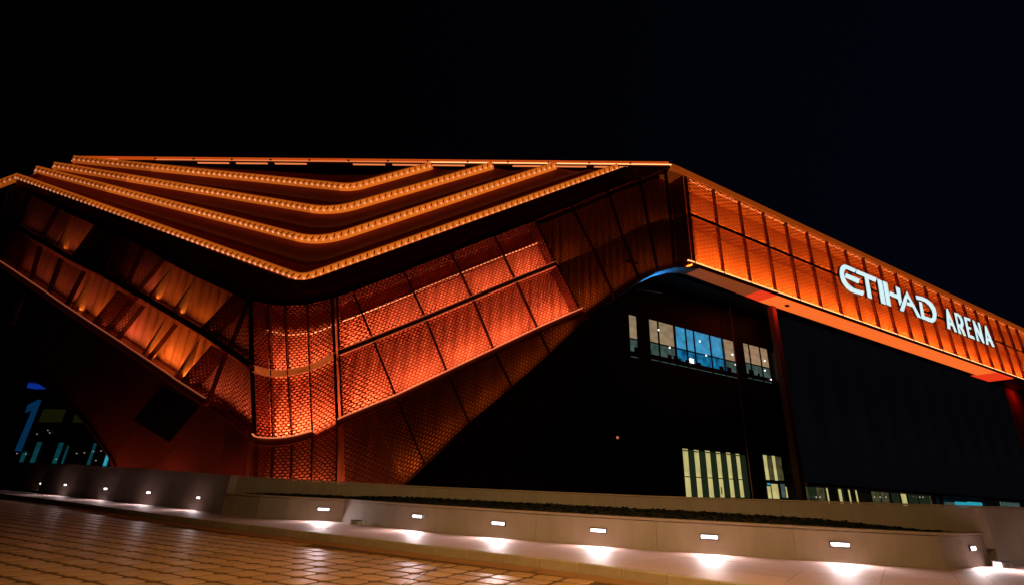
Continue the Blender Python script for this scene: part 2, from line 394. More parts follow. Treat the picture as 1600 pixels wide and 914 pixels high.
# smooth border along the kerb, then stamped pavers on the plaza
bp = along(KERB, 2.6)
for a, b in zip(bp[:-1], bp[1:]):
    if np.linalg.norm(a) > 50 or a[0] > 12: continue
    t = unit(b - a); n = np.array([t[1], -t[0]]); t2 = t * 0.005
    q = [a + t2, b - t2, b - t2 + n * 0.85, a + t2 + n * 0.85]
    mb = MB(); mb.hexa([(*p, -0.265) for p in q] + [(*p, -0.232) for p in q]); mb.build('border_slab', 'border', plaza)
va = np.array([sin(radians(27)), cos(radians(27))]) * 0.69; vb = np.array([sin(radians(117)), cos(radians(117))]) * 0.75
JNT = 0.055
JNT = 0.10
def paver_outline(inset):
    A, B = va, vb; la, lb = np.linalg.norm(A), np.linalg.norm(B); out = []
    ia, ib = inset / la, inset / lb
    r = 0.15
    cs = [(-.5 + ia, -.5 + ib), (.5 - ia, -.5 + ib), (.5 - ia, .5 - ib), (-.5 + ia, .5 - ib)]
    for k in range(4):
        p = np.array(cs[k]); pr = np.array(cs[k - 1]); nx = np.array(cs[(k + 1) % 4])
        for e in (pr, nx): 
            q = p + (e - p) * r; out.append(A * q[0] + B * q[1])
    return out
lowr, topr = paver_outline(JNT * 0.5), paver_outline(JNT * 0.72)
pv = [(*p, -0.012) for p in lowr] + [(*p, 0.025) for p in lowr] + [(*p, 0.030) for p in topr]
pf = [tuple(range(16, 24))]
for k in range(8):
    j = (k + 1) % 8
    pf += [(k, j, 8 + j, 8 + k), (8 + k, 8 + j, 16 + j, 16 + k)]
pm = bpy.data.meshes.new('paver'); pm.from_pydata(pv, [], pf); pm.materials.append(M['paver'])
spots = []
for i in range(-70, 90):
    for j in range(-70, 70):
        p = va * i + vb * j + np.array([0.2, 0.1])
        if p[1] < 3 or p[1] > 46 or p[0] < -38 or p[0] > 9: continue
        d, q, t = near_t(KERB, p); n = np.array([t[1], -t[0]])
        if (p - q) @ n < 1.2: continue
        v = np.array([p[0], p[1], -0.24]) - EYE; zc = v @ FW
        if zc <= 0: continue
        x = 800 + FPX * (v @ RT) / zc; y = 457 - FPX * (v @ UP) / zc
        if -60 < x < 1660 and y < 960: spots.append((np.linalg.norm(v), p, x > -5 and y < 925))
spots.sort(key=lambda t: (not t[2], t[0]))
for d, p, vis in spots[:300]:
    o = bpy.data.objects.new('paver', pm); COL.objects.link(o); o.parent = plaza
    o.location = (p[0], p[1], -0.262 + random.uniform(-0.0025, 0.0025) + 0.25)
    o.rotation_euler = (random.uniform(-.006, .006), random.uniform(-.006, .006), 0)
ja, jb = on_z(618, 917, -.23), on_z(701, 878, -.23); jt = unit(jb - ja); jn = np.array([-jt[1], jt[0], 0]) * .016
jm = MB(); jm.hexa([p + q + np.array([0, 0, z]) for z in (-.02, .004) for p, q in ((ja, -jn), (jb, -jn), (jb, jn), (ja, jn))]); jm.build('sealant_joint', 'steel', plaza)
rest = MB()
for d, p, vis in spots[300:]:
    rest.add([(x + p[0], y + p[1], z - 0.262) for x, y, z in pv], pf)
if rest.v: rest.build('paving', 'paver', plaza, kind='stuff', fix=False)

# ================================================================== FOREGROUND WALLS
def wall_run(parent, pts, z1s, thick, m, panel, coping=True, z0=-0.02, name='wall_panel', cap=0.09, over=0.045, batter=0.0, flip=False):
    """panels of rendered wall along a plan polyline with a coping, joints open by a few millimetres"""
    d = [0.0]
    for a, b in zip(pts[:-1], pts[1:]): d.append(d[-1] + np.linalg.norm(b - a))
    n = max(1, int(round(d[-1] / panel)))
    def P(t):
        i = min(len(pts) - 2, max(0, int(np.searchsorted(d, t, side='right')) - 1)); f = (t - d[i]) / (d[i + 1] - d[i])
        a = pts[max(0, i - (1 if f < .5 and i > 0 else 0))]; b = pts[min(len(pts) - 1, i + 1 + (1 if f > .5 and i + 2 < len(pts) else 0))]
        tv = unit(b - a); return pts[i] + (pts[i + 1] - pts[i]) * f, np.array([-tv[1], tv[0]]), z1s[i] + (z1s[i + 1] - z1s[i]) * f
    for k in range(n):
        t0, t1 = d[-1] * k / n + 0.004, d[-1] * (k + 1) / n - 0.004
        ts = [t0] + [x for x in d if t0 + .05 < x < t1 - .05] + [t1]
        mb = MB(); R_ = []; R2 = []
        for t in ts:
            p, nn, z1 = P(t); zt = z1 - (cap if coping else 0)
            R_.append([np.array([*p, z0]), np.array([*(p + nn * batter), zt]), np.array([*(p + nn * thick), zt]), np.array([*(p + nn * thick), z0])])
            R2.append([np.array([*(p + nn * (batter - over)), zt + 0.012]), np.array([*(p + nn * (batter - over)), z1 - .012]), np.array([*(p + nn * (batter - over + .012)), z1]),
                       np.array([*(p + nn * (thick + over)), z1]), np.array([*(p + nn * (thick + over)), zt + 0.012])])
        mb.rings(R_); mb.build(name, m, parent)
        if coping: mc = MB(); mc.rings(R2); mc.build('coping_stone', 'coping', parent)
low = root('planter_wall', 'low curving pale planter wall with stone coping and recessed lights, in front of the taller wall', 'wall', (0, 20.6, 0))
i0 = PB_PX.index((345, 803))
front = WALLB[i0:]
wall_run(low, smooth_poly(front[:5], 0) + front[5:], [1.0] * len(front), 0.35, 'concrete', 4.6, batter=0.03)
endp = [front[-1], front[-1] + np.array([1.2, 0.55]), on_z(1552, 883)[:2] + np.array([0.1, 0.15])]
wall_run(low, endp, [1.0, 1.0, 1.0], 0.35, 'concrete', 8, batter=0.05)
# planting bed
bed = MB(); bk = []
LJ = WALLB[i0] + np.array([-0.2, 0.5]); RJ = on_z(1552, 883)[:2] + np.array([0.4, 0.2])
fr = along(front, 0.6)
for k, p in enumerate(fr):
    f = k / (len(fr) - 1); bkp = LJ + (RJ - LJ) * f + np.array([0.2, 0.9])
    bk.append((p + np.array([0, 0.3]), bkp))
bed.add([(*q, 0.90 + .30 * j * min(1, (len(bk) - 1 - i) / 8)) for i, pr in enumerate(bk) for j, q in enumerate(pr)], [(2 * i, 2 * i + 2, 2 * i + 3, 2 * i + 1) for i in range(len(bk) - 1)])
bed.build('planter_soil', 'soil', low)
pl = MB()
for _ in range(15000):
    i = random.randrange(len(bk) - 1); f = random.random(); w = random.random() ** 0.8
    a = bk[i][0] + (bk[i + 1][0] - bk[i][0]) * f; b = bk[i][1] + (bk[i + 1][1] - bk[i][1]) * f
    p = a + (b - a) * (0.08 + 0.9 * w)
    h = 0.90 + .30 * w * min(1, (len(bk) - 1 - i) / 8) + random.uniform(-0.03, 0.04); ang = random.uniform(0, 2 * pi); tl = random.uniform(.05, .12)
    dx = np.array([cos(ang), sin(ang), 0]) * tl; dy = np.array([-sin(ang) * .4, cos(ang) * .4, random.uniform(-.6, .8)]) * tl
    c = np.array([*p, h]); pl.add([c - dx, c - dy * .6, c + dx, c + dy * .6], [(0, 1, 2, 3)])
o = pl.build('ground_cover', 'plants', None, kind='stuff', fix=False)
tag(o, 'dark low ground cover plants filling the bed between the two pale walls', 'plants')
# taller wall: left run, behind the planter, right run
tall = root('boundary_wall', 'taller pale boundary wall running behind the dark planting bed, its tall left end lit by four lights', 'wall', (0, 24, 0))
left_pts = [np.array([-37.0, 43.4]), np.array([-31.0, 39.3])] + WALLB[:i0 + 1]
wall_run(tall, left_pts, [2.25, 2.2, 2.1, 2.0, 1.9, 1.83], 0.4, 'concrete', 6.5, batter=0.04, cap=0.07, over=0.01)
mid_pts = [LJ, LJ + (RJ - LJ) * 0.33, LJ + (RJ - LJ) * 0.66, RJ]
mid_pts = [p + np.array([0.15, 0.9]) * (0 if k in (0, 3) else 1) for k, p in enumerate(mid_pts)]
wall_run(tall, mid_pts, [1.83, 1.72, 1.74, 1.88], 0.4, 'concrete', 6.0, z0=0.5, cap=0.07, over=0.01)
right_pts = [RJ + np.array([0.02, 0.0]), np.array([18.3, 19.3]), np.array([24.0, 20.6]), np.array([40.0, 22.5])]
wall_run(tall, right_pts, [1.88, 1.9, 1.95, 2.0], 0.4, 'concrete', 7.0, batter=0.06, cap=0.07, over=0.01)
far = root('approach_wall', 'dim pale wall with one light at far left, set back beyond the corner of the boundary wall', 'wall', (-44, 50, 0))
wall_run(far, [np.array([-66.0, 62.5]), np.array([-50.0, 53.0]), np.array([-38.4, 46.6])], [2.4, 2.35, 2.3], 0.4, 'concrete', 7.0, cap=0.07, over=0.01)

# recessed wall lights -------------------------------------------------
def foot_hit(px, py, poly):
    """where a sight line meets a vertical wall standing on a plan polyline"""
    d = ray(px, py); best = None
    for a, b in zip(poly[:-1], poly[1:]):
        v = b - a; den = d[0] * v[1] - d[1] * v[0]
        if abs(den) < 1e-9: continue
        t = (a[0] * v[1] - a[1] * v[0]) / den; f = (d[1] * a[0] - d[0] * a[1]) / den
        miss = max(0.0, -f, f - 1.0) * np.linalg.norm(v)
        if t > 0 and (best is None or (miss, t) < (best[2], best[0])): best = (t, unit(v), miss)
    t, v, _ = best; p = EYE + d * t
    return p, np.array([v[0], v[1], 0]), np.array([v[1], -v[0], 0])
WHITE = (1.0, 0.84, 0.86)
lights = [
 ((65, 755), [np.array([-66.0, 62.5]), np.array([-50.0, 53.0]), np.array([-38.4, 46.6])], 'faint recessed light on the set back wall at far left', 26),
 ((103, 757), left_pts, 'recessed light beside the left corner of the tall boundary wall', 42),
 ((166, 763), left_pts, 'dim recessed light on the tall wall, second from its left corner', 42),
 ((233, 769), left_pts, 'recessed light on the tall wall, second left of the planter start', 42),
 ((311, 777), left_pts, 'recessed light on the tall wall nearest to the planter start', 42),
 ((506, 795), front, 'recessed light on the angled planter facet beside the small ground box', 70),
 ((653, 806), front, 'recessed light on the planter wall just right of the small ground box', 70),
 ((779, 817), front, 'recessed light third from the left on the front of the planter wall', 70),
 ((935, 828), front, 'recessed light on the planter wall, left of the yellow lit windows', 70),
 ((1108, 838), front, 'recessed light on the planter wall under the yellow lit windows', 70),
 ((1312, 850), front, 'long bright recessed light nearest to the right planter corner', 70),
 ((1519, 856), endp, 'recessed light on the short end face of the planter', 115),
 ((1668, 858), right_pts, 'recessed light on the tall wall right of the planter end', 170)]
for (px, py), poly, lab, pw in lights:
    p, t, n = foot_hit(px, py, poly)
    p = p.copy(); p[2] = min(max(p[2], 0.5), 0.9) if poly is front else p[2]
    r = root('recessed_wall_light', lab, 'wall light', tuple(p), 'recessed lights along the pale walls')
    mb = MB(); w, h = (0.52, 0.10) if poly is front else (0.42, 0.10)
    for sx, sz, cx, cz in ((w + .06, .03, 0, h / 2 + .015), (w + .06, .03, 0, -h / 2 - .015), (.03, h, w / 2 + .015, 0), (.03, h, -w / 2 - .015, 0)):
        mb.box(p + t * cx + np.array([0, 0, cz]) + n * 0.0, sx, .05, sz, t, n, (0, 0, 1))
    mb.build('frame', 'steel', r)
    ml = MB(); ml.box(p + n * 0.012, w, .075, h, t, n, (0, 0, 1)); ml.build('lens', 'lens', r)
    area_light('wall_lamp', p + n * 0.055, t, n * 0.9 + np.array([0, 0, -0.22]), w, .07, pw * 1.45, WHITE, r, 175)

# small boxes at the wall foot ----------------------------------------
def ground_box(px, py, lab, yaw, w=0.42, d=0.3, h=0.17):
    p = on_z(px, py); c, s = cos(yaw), sin(yaw); X = np.array([c, s, 0]); Y = np.array([-s, c, 0]); Z = np.array([0, 0, 1])
    r = root('ground_box', lab, 'utility box', tuple(p), 'small boxes at the foot of the walls')
    mb = MB(); b = [p + X * a * w / 2 + Y * e * d / 2 for a, e in ((-1, -1), (1, -1), (1, 1), (-1, 1))]
    tp = [p + X * a * (w / 2 - .02) + Y * e * (d / 2 - .02) + Z * h for a, e in ((-1, -1), (1, -1), (1, 1), (-1, 1))]
    mb.hexa(b + tp); mb.build('body', 'white_metal', r)
    ml = MB(); ml.box(p + Z * (h + .012), w + .02, d + .02, .02, X, Y, Z); ml.build('lid', 'steel', r)
    ms = MB()
    for k in (-1, 0, 1): ms.box(p - Y * (d / 2 - .004) + Z * (h * .5 + k * .035), w * .6, .02, .012, X, Y, Z)
    ms.build('louvre', 'steel', r)
ground_box(556, 819, 'small pale box on the pavement against the middle of the planter wall', -0.3)
ground_box(1567, 886, 'small pale box on the pavement between planter end and right wall', 0.2)
ground_box(95, 773, 'small box on the pavement near the far left wall corner', -0.6, 0.8, 0.5, 0.28)

# ================================================================== STREET LAMP (behind the viewer, lights the plaza)
def street_lamp(x, y, h, lab, power):
    r = root('street_lamp', lab, 'street lamp', (x, y, -0.25))
    mb = MB(); N_ = 12
    mb.rings([[np.array([x + rr * cos(2 * pi * k / N_), y + rr * sin(2 * pi * k / N_), z]) for k in range(N_)] for rr, z in ((.16, -.25), (.16, .3), (.09, .5), (.06, h))])
    mb.build('pole', 'steel', r)
    ma = MB(); ma.box((x, y + .5, h), .08, 1.1, .08); ma.build('arm', 'steel', r)
    mh = MB(); mh.hexa([(x - .18, y + .8, h - .05), (x + .18, y + .8, h - .05), (x + .18, y + 1.5, h - .05), (x - .18, y + 1.5, h - .05),
                        (x - .1, y + .85, h + .1), (x + .1, y + .85, h + .1), (x + .1, y + 1.4, h + .1), (x - .1, y + 1.4, h + .1)]); mh.build('lamp_head', 'steel', r)
    mg = MB(); mg.box((x, y + 1.15, h - .07), .28, .55, .03); mg.build('lamp_glass', 'lamp_head', r)
    area_light('street_light', (x, y + 1.15, h - .1), (1, 0, 0), (-.08, 0.68, -1), .28, .55, power, (1.0, 0.56, 0.19), r, 95)
street_lamp(3.2, -0.6, 14.0, 'tall street lamp with a warm head standing beside the viewer, above the picture', 2300)

# ================================================================== ARENA
arena = root('arena_building', 'large copper mesh clad arena with four glowing orange roof strips and a dark glazed hall', 'building', (float(RC[0]), float(RC[1]), -0.25))
AMB = (1.0, 0.25, 0.13)      # amber-red floods inside the folded ribbon
AML = (1.0, 0.29, 0.05)
ORG = (1.0, 0.26, 0.035)      # orange floods inside the straight band
def A(*p): return at(*p)
# ---- dividers on the folded ribbon: top, middle and lower beam
RD = [[A(527, 463), A(530, 551), A(535, 657)], [A(551, 455), A(583, 530), A(620, 622)], [A(631, 424), A(665, 497), A(700, 584)],
      [A(704, 395), A(739, 466), A(773, 549)], [A(772, 369), A(806, 438), A(842, 516)], [A(835, 345), A(868, 413), A(908, 487)]]
CD = [[A(395, 469), A(397, 576), A(401, 689)], [A(420, 474), A(424, 584), A(427, 691)], [A(445, 477), A(450, 583), A(456, 688)],
      [A(480, 475), A(484, 576), A(488, 679)], [A(519, 466), A(523, 556), A(527, 661)]]
LU = [[A(391, 468), A(392, 570)], [A(388, 470), A(357, 545)], [A(368, 459), A(313, 516)], [A(306, 431), A(264, 487)], [A(270, 412), A(226, 464)],
      [A(255, 404), A(212, 457)], [A(224, 384), A(196, 448)], [A(187, 367), A(163, 429)], [A(150, 352), A(112, 404)], [A(112, 335), A(82, 386)],
      [A(90, 325), A(62, 375)], [A(45, 303), A(26, 354)], [A(18, 290), A(2, 341)]]
LW = [[A(393, 575), A(397, 684)], [A(352, 551), A(324, 628)], [A(332, 540), A(280, 600)], [A(310, 527), A(268, 591)], [A(274, 506), A(228, 564)],
      [A(257, 496), A(216, 556)], [A(223, 477), A(180, 532)], [A(205, 467), A(163, 521)], [A(186, 455), A(143, 508)], [A(130, 424), A(101, 480)],
      [A(94, 404), A(74, 461)], [A(62, 385), A(46, 442)], [A(41, 373), A(24, 427)], [A(15, 353), A(-2, 410)]]
def panel(tl, tr, br, bl, m='mesh', name='mesh_panel', off=0.0): return sheet((tl, tr, br, bl), off, gap=0.07).build(name, m, arena)
def rib(pts, w=0.20, o0=-0.35, o1=0.16, m='frame', name='mullion'): return bar(pts, w, o0, o1).build(name, m, arena)
# right wing
for a, b in zip(RD[:-1], RD[1:]):
    panel(a[0], b[0], b[1], a[1]); panel(a[1], b[1], b[2], a[2])
for d in RD: rib([d[0], d[1], d[2]], 0.17)
for a, b in zip(CD[:-1], CD[1:]):
    panel(a[0], b[0], b[1], a[1]); panel(a[1], b[1], b[2], a[2])
for k, d in enumerate(CD): rib([d[0], d[1], d[2]], 0.24 if k in (0, 4) else 0.09)
# left wing upper row: mesh where the photograph has mesh, open bays elsewhere
for i in (0, 1, 5, 6, 9, 10, 11):
    a, b = LU[i + 1], LU[i]; panel(a[0], b[0], b[1], a[1])
for i in (0, 1, 6, 7, 9, 10, 11, 12):
    a, b = LW[i + 1], LW[i]; panel(a[0], b[0], b[1], a[1])
for i in (0, 1, 2, 5, 6, 7, 8, 10, 11): rib(LU[i], 0.10)
for i in (0, 1, 2, 4, 6, 7, 8, 9, 10, 11, 12): rib(LW[i], 0.10)
def fin(a, b, w=0.85):
    """tapered blade in an open bay: a point at the top just inside the face, a broad raked foot deeper in"""
    a, b = np.asarray(a), np.asarray(b); mb = MB()
    P = [W(a[0] - .03, a[1], -.15), W(b[0] - w * .5, b[1] + .1, -.55), W(b[0] + w * .5, b[1] + .1, -.25), W(a[0] + .03, a[1], -.15)]
    Q = [W(a[0] - .03, a[1], -.25), W(b[0] - w * .5, b[1] + .1, -1.5), W(b[0] + w * .5, b[1] + .1, -1.5), W(a[0] + .03, a[1], -.25)]
    mb.hexa(P + Q); mb.build('fin', 'fin', arena)
for i in (3, 4, 9): fin(*LU[i])
for i in (3, 5): fin(*LW[i])
fin(A(140, 431), A(105, 483))
# beams across the whole ribbon
def lift(p, dz): return np.array([p[0], p[1] + dz])
mid_line = [d[1] for d in LU[::-1]] + [CD[k][1] for k in range(5)] + [d[1] for d in RD]
low_line = [d[1] for d in LW[::-1]] + [CD[k][2] for k in range(5)] + [d[2] for d in RD]
top_line = [d[0] for d in LU[::-1] if True] + [CD[k][0] for k in range(5)] + [d[0] for d in RD]
top_line = sorted([p for p in top_line], key=lambda p: p[0])
def cut(line, s0, s1): return [p for p in line if s0 - 1e-6 <= p[0] <= s1 + 1e-6]
sA, sB = CD[0][1][0], RD[0][1][0]
segs = [('left', -99, LW[0][0][0]), ('corner', CD[0][1][0], CD[4][1][0]), ('right', RD[0][1][0], 999)]
for nm, s0, s1 in segs:
    lin = 'ledline_dim' if nm == 'left' else 'ledline'; ml = sorted(cut(mid_line, s0, s1), key=lambda p: p[0]); ll = sorted(cut(low_line, s0 - (0.9 if nm != 'corner' else .6), s1 + (.9 if nm != 'corner' else .6)), key=lambda p: p[0])
    mm = 'glowbeam' if nm == 'corner' else 'beam'
    if nm == 'corner': ml = smooth_poly(ml, 2); ll = smooth_poly(ll, 2)
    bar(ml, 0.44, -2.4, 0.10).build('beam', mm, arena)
    bar([lift(p, .30) for p in ml], 0.07, -.2, 0.20).build('beam_flange', 'trim' if nm == 'left' else 'flangeline', arena)
    bar([lift(p, -.30) for p in ml], 0.07, -.2, 0.20).build('beam_flange', 'trim' if nm == 'left' else 'flangeline', arena)
    bar(ll, 0.55, -2.4, 0.30).build('beam', 'beam', arena)
    bar([lift(p, .34) for p in ll], 0.09, .30, 0.52).build('beam_light_line', lin, arena)
    bar([lift(p, -.34) for p in ll], 0.10, -.2, 0.50).build('beam_flange', 'trim', arena)
bar(top_line, 0.20, -2.4, 0.15).build('top_rail', 'frame', arena)
# inner cladding behind the mesh: vertical pleats, follows the ribbon
def lerp_line(line, s):
    L_ = sorted(line, key=lambda p: p[0])
    return float(np.interp(s, [p[0] for p in L_], [p[1] for p in L_]))
def pleated(name, s0, s1, topf, botf, off, pitch, amp, m, lean=0.0):
    mb = MB(); n = int((s1 - s0) / pitch); V = []
    for k in range(n + 1):
        for j, (q) in enumerate((0.0, 0.18, 0.5, 0.68)):
            s = s0 + (k + q) * pitch; o = off + (amp if j in (1, 2) else 0)
            zt, zb = topf(s), botf(s)
            V += [W(s, zt, o), W(s - lean * (zt - zb), zb, o)]
    N_ = len(V) // 2
    mb.add(V, [(2 * i, 2 * i + 1, 2 * i + 3, 2 * i + 2) for i in range(N_ - 1)])
    return mb.build(name, m, arena, fix=False)
sL, sR_ = LU[-1][1][0], RD[5][2][0]
pleated('inner_cladding', sL - 1.5, sR_ + 1.5, lambda s: lerp_line(top_line, s) + 0.6, lambda s: lerp_line(low_line, s) - 0.1, -2.35, 1.25, 0.08, 'backwall')
# inner lamp rail one third down the upper row (seen glowing through the mesh)
def between(a, b, f): return np.asarray(a) * (1 - f) + np.asarray(b) * f
bar([between(d[0], d[1], .36) for d in RD], 0.16, -2.1, -1.85).build('light_rail', 'ledrail_dim', arena)
bar([between(d[0], d[1], .36) for d in CD], 0.14, -2.1, -1.85).build('light_rail', 'ledrail_dim', arena)
bar([between(d[0], d[1], .34) for d in RD], 0.5, -2.3, -2.0).build('inner_rail', 'frame', arena)
# plates added to stop light spilling out of the lit bays
def light_stop(p, q): bar([p, q], 0.12, -2.4, -.1).build('light_stop', 'frame', arena)
for d in (RD[0], RD[5], CD[0]): light_stop(d[0], d[2])
for i in (2, 8): light_stop(*LU[i])
for i in (2, 8): light_stop(*LW[i])
# flood lamps in the cavities: one under each bay, standing on the beam
def flood(pa, pb, power, col, dz=0.45, off=-1.0, fill=0.82, inner=0.35, spread=150):
    pa, pb = np.asarray(pa), np.asarray(pb); a = W(pa[0], pa[1] + dz, off); b = W(pb[0], pb[1] + dz, off); c = (a + b) / 2; X = unit(b - a)
    n = W((pa[0] + pb[0]) / 2, 0, -1) - W((pa[0] + pb[0]) / 2, 0, 0)
    u = np.cross(X, n); u = u if u[2] > 0 else -u
    area_light('bay_flood', c, X, unit(u) + unit(n) * inner, float(np.linalg.norm(b - a) * fill), 0.3, power, col, arena, spread)
for a, b in zip(RD[:-1], RD[1:]):
    flood(a[2], b[2], 420, AMB); flood(a[1], b[1], 270, AMB)
for a, b in zip(CD[:-1], CD[1:]):
    flood(a[2], b[2], 210, AMB); flood(a[1], b[1], 95, AMB)
for i, pw in ((0, 45), (1, 35), (2, 75), (3, 55), (4, 30), (5, 34), (6, 30), (8, 55), (9, 24), (10, 20), (11, 14)): flood(LU[i + 1][1], LU[i][1], pw * .42, AML if i in (2, 3, 4, 8) else AMB)
for i, pw in ((0, 160), (1, 110), (2, 190), (3, 190), (4, 170), (5, 130), (6, 60), (7, 60), (8, 110), (9, 45), (10, 40), (11, 34), (12, 30)): flood(LW[i + 1][1], LW[i][1], pw * (.42 if i in (2, 3, 4, 5, 8) else .55), AML if i in (2, 3, 4, 5, 8) else AMB)

# ---- dark lower skirts of the ribbon
BOT = [A(634, 753), A(664, 725), A(734, 661), A(801, 605), A(860, 553), A(912, 502), A(951, 471), A(975, 454), A(1000, 437), A(1027, 423), A(1054, 416), A(1079, 415)]
g0 = lambda p: np.array([p[0], -0.2])
def skirt(tl, tr, br, bl, m='mesh'): panel(tl, tr, br, bl, m, 'skirt_panel', -0.05)
skirt(RD[0][2], between(RD[0][2], RD[1][2], .5), BOT[0], g0(A(546, 752)))
skirt(between(RD[0][2], RD[1][2], .5), RD[1][2], BOT[1], BOT[0])
for k in range(1, 5): skirt(RD[k][2], RD[k + 1][2], BOT[k + 1], BOT[k])
for k in range(1, 5): rib([RD[k][2], BOT[k]], 0.14)
cb = [A(403, 748), A(428, 750), A(460, 751), A(492, 751), A(531, 752)]
for k in range(4): skirt(CD[k][2], CD[k + 1][2], g0(cb[k + 1]), g0(cb[k]))
for k in range(5): rib([CD[k][2], g0(cb[k])], 0.12)
flood(g0(cb[0]), g0(cb[4]), 120, AMB, dz=0.6, inner=1.0)
for k in range(0, 5): flood(BOT[k], BOT[k + 1], 12, ORG, dz=.5, inner=1.0)  # weak lamps added behind the unlit skirt to lift its tone
bar(BOT[:6], 0.26, -3.6, 0.12).build('edge_trim', 'beam', arena)
# backing behind skirts
bk_pts = [(-99)]
pleated('skirt_backing', LW[2][1][0], RD[5][2][0], lambda s: lerp_line(low_line, s) - .2, lambda s: -0.2 if s < BOT[0][0] else lerp_line(BOT, s), -2.2, 2.0, 0.1, 'backwall')
# left skirt: dark boards down to the arch over the entrance
ST = [A(-2, 412), A(63, 459), A(140, 510), A(204, 552), A(280, 604), A(340, 645), A(396, 688)]
SBm = [A(-2, 592), A(58, 596), A(98, 622), A(135, 662), A(168, 708), A(190, 735), A(396, 748)]
for k in range(6):
    q = (ST[k], ST[k + 1], SBm[k + 1] if k < 4 else g0(SBm[k + 1]), SBm[k] if k < 5 else g0(SBm[k]))
    sheet(q, -0.1, gap=0.05, thick=0.15).build('skirt_board', 'dark', arena)
bar([A(-2, 592), A(58, 596), A(98, 622), A(135, 662), A(168, 708), A(180, 728)], 0.14, -3.0, 0.1).build('edge_trim', 'beam', arena)
sheet((A(252, 606), A(309, 637), A(264, 690), A(209, 656)), 0.03, thick=.1).build('missing_panel_dark', 'black', arena)  # black sheet painted as the dark inside a missing panel
# two slim lit mesh strips at the left of the corner foot
skirt(A(352, 660), A(388, 684), g0(A(386, 745)), g0(A(345, 742)))

# unseen amber lamps added to lift the dark foot of the ribbon
for k, (s_, pw_) in enumerate(((-17, 26), (-11, 34), (-5, 40), (2, 45), (8, 34), (14, 24))):
    up = W(s_, .15, 2.6); ub_ = MB(); ub_.box(up - np.array([0, 0, .2]), 1.2, .4, .3, (*ul, 0), (-ul[1], ul[0], 0), (0, 0, 1)); ub_.build('added_lamp_box', 'steel', arena)
    inn = unit(W(s_, 0, 0) - W(s_, 0, 1)); area_light('amber_fill', up, (*ul, 0), inn * .75 + np.array([0, 0, 1.0]), 1.1, .3, pw_, (1.0, .22, .09), arena, 150)
# tip of the next fold at the far left edge
bar([A(40, 450), A(2, 492)], .10, -.05, .12).build('edge_trim', 'beam', arena)
fb = MB(); fb.hexa([W(*A(41, 456), .02), W(*A(8, 502), .02), W(*A(24, 510), .02), W(*A(42, 457), .02), W(*A(41, 456), .15), W(*A(8, 502), .5), W(*A(24, 510), .5), W(*A(42, 457), .15)]); fb.build('fin', 'fin', arena)
# ---- dark end of the ribbon rising to the corner
TT = [RD[5][0], A(893, 322), A(950, 298), A(1000, 279), A(1040, 265), A(1077, 276)]
MMd = [RD[5][1], A(927, 389), A(972, 366), A(1013, 347), A(1048, 338), A(1082, 339)]
BB = [A(911, 500), A(961, 464), A(1000, 438), A(1028, 423), A(1054, 417), A(1092, 410)]
for k in range(5):
    panel(TT[k], TT[k + 1], MMd[k + 1], MMd[k]); panel(MMd[k], MMd[k + 1], BB[k + 1], BB[k])
for k in (1, 2, 3, 4): rib([TT[k], MMd[k], BB[k]], 0.12)
pleated('inner_cladding', RD[5][0][0] + .3, TT[5][0], lambda s: lerp_line(TT, s), lambda s: lerp_line(BOT, s) + .2, -2.35, 0.95, 0.14, 'backwall')
for k, (p0, p1) in enumerate(((40, 16), (13, 5), (11, 6), (10, 6), (9, 5))): flood(BB[k], BB[k + 1], p0, ORG, dz=.9); flood(MMd[k], MMd[k + 1], p1, ORG)  # weak lamps added in the unlit bays to lift their brown
light_stop(between(TT[4], TT[5], .7), between(BB[4], BB[5], .7))

# ---- straight band to the right
zT, zB = float(A(1300, 366)[1]), float(A(1200, 457)[1])
zT = 0.5 * (zT + float(A(1500, 459)[1])); zB = 0.5 * (zB + float(A(1500, 560)[1]))
zT = float(RC[2]) - .85
s0b = float(A(1079, 350)[0]); ds = (float(A(1238, 404)[0]) - s0b) / 4.0
zM = float(np.mean([A(1130, 356)[1], A(1204, 389)[1]]))
nb = 24
for k in range(nb):
    a, b = s0b + k * ds, s0b + (k + 1) * ds
    panel((a, zT), (b, zT), (b, zM + .25), (a, zM + .25), 'mesh_band'); panel((a, zM - .25), (b, zM - .25), (b, zB + .3), (a, zB + .3), 'mesh_band')
    rib([(a, zT), (a, zB)], 0.09)
    flood((a, zB), (b, zB), 900, ORG, dz=.6, fill=.72, spread=130)
    flood((a, zM), (b, zM), 300, ORG, dz=.5, fill=.62)
sE = s0b + nb * ds
bar([(s0b, zM), (sE, zM)], 0.4, -2.4, 0.1).build('beam', 'frame', arena)
bar([(s0b, zB + .05), (sE, zB + .05)], 0.42, -2.4, 0.2).build('beam', 'beam', arena)
bar([(s0b - 1.2, zB + .55), (sE, zB + .55)], 0.10, -.1, 0.12).build('light_tube', 'ledrail', arena)
bar([(s0b - 1.2, zB + .22), (sE, zB + .22)], 0.06, .16, 0.34).build('beam_flange', 'trim', arena)
zLR = float(A(1123, 313, -1.85)[1]); zIR = float(A(1123, 303, -2.05)[1])
bar([(s0b, zLR), (sE, zLR)], 0.14, -2.0, -1.7).build('light_rail', 'ledrail', arena)
bar([(s0b, zIR), (sE, zIR)], 0.7, -2.2, -1.9).build('inner_rail', 'frame', arena)
bar([(s0b, zT - .12), (sE, zT - .12)], 0.10, -.4, -.2).build('light_rail', 'ledrail_dim', arena)
pleated('inner_cladding', s0b - 3.0, sE, lambda s: zT + .2, lambda s: zB + .2, -2.35, 0.9, 0.05, 'bandwall')
sTop = float(A(1047, 258)[0])
capz = [float(A(1050, 258)[1]), float(RC[2])]
bar([(sTop, RC[2] - .35), (s0b, RC[2] - .45), (sE, RC[2] - .45)], 0.95, -2.4, 0.25).build('band_fascia', 'fasciaband', arena)
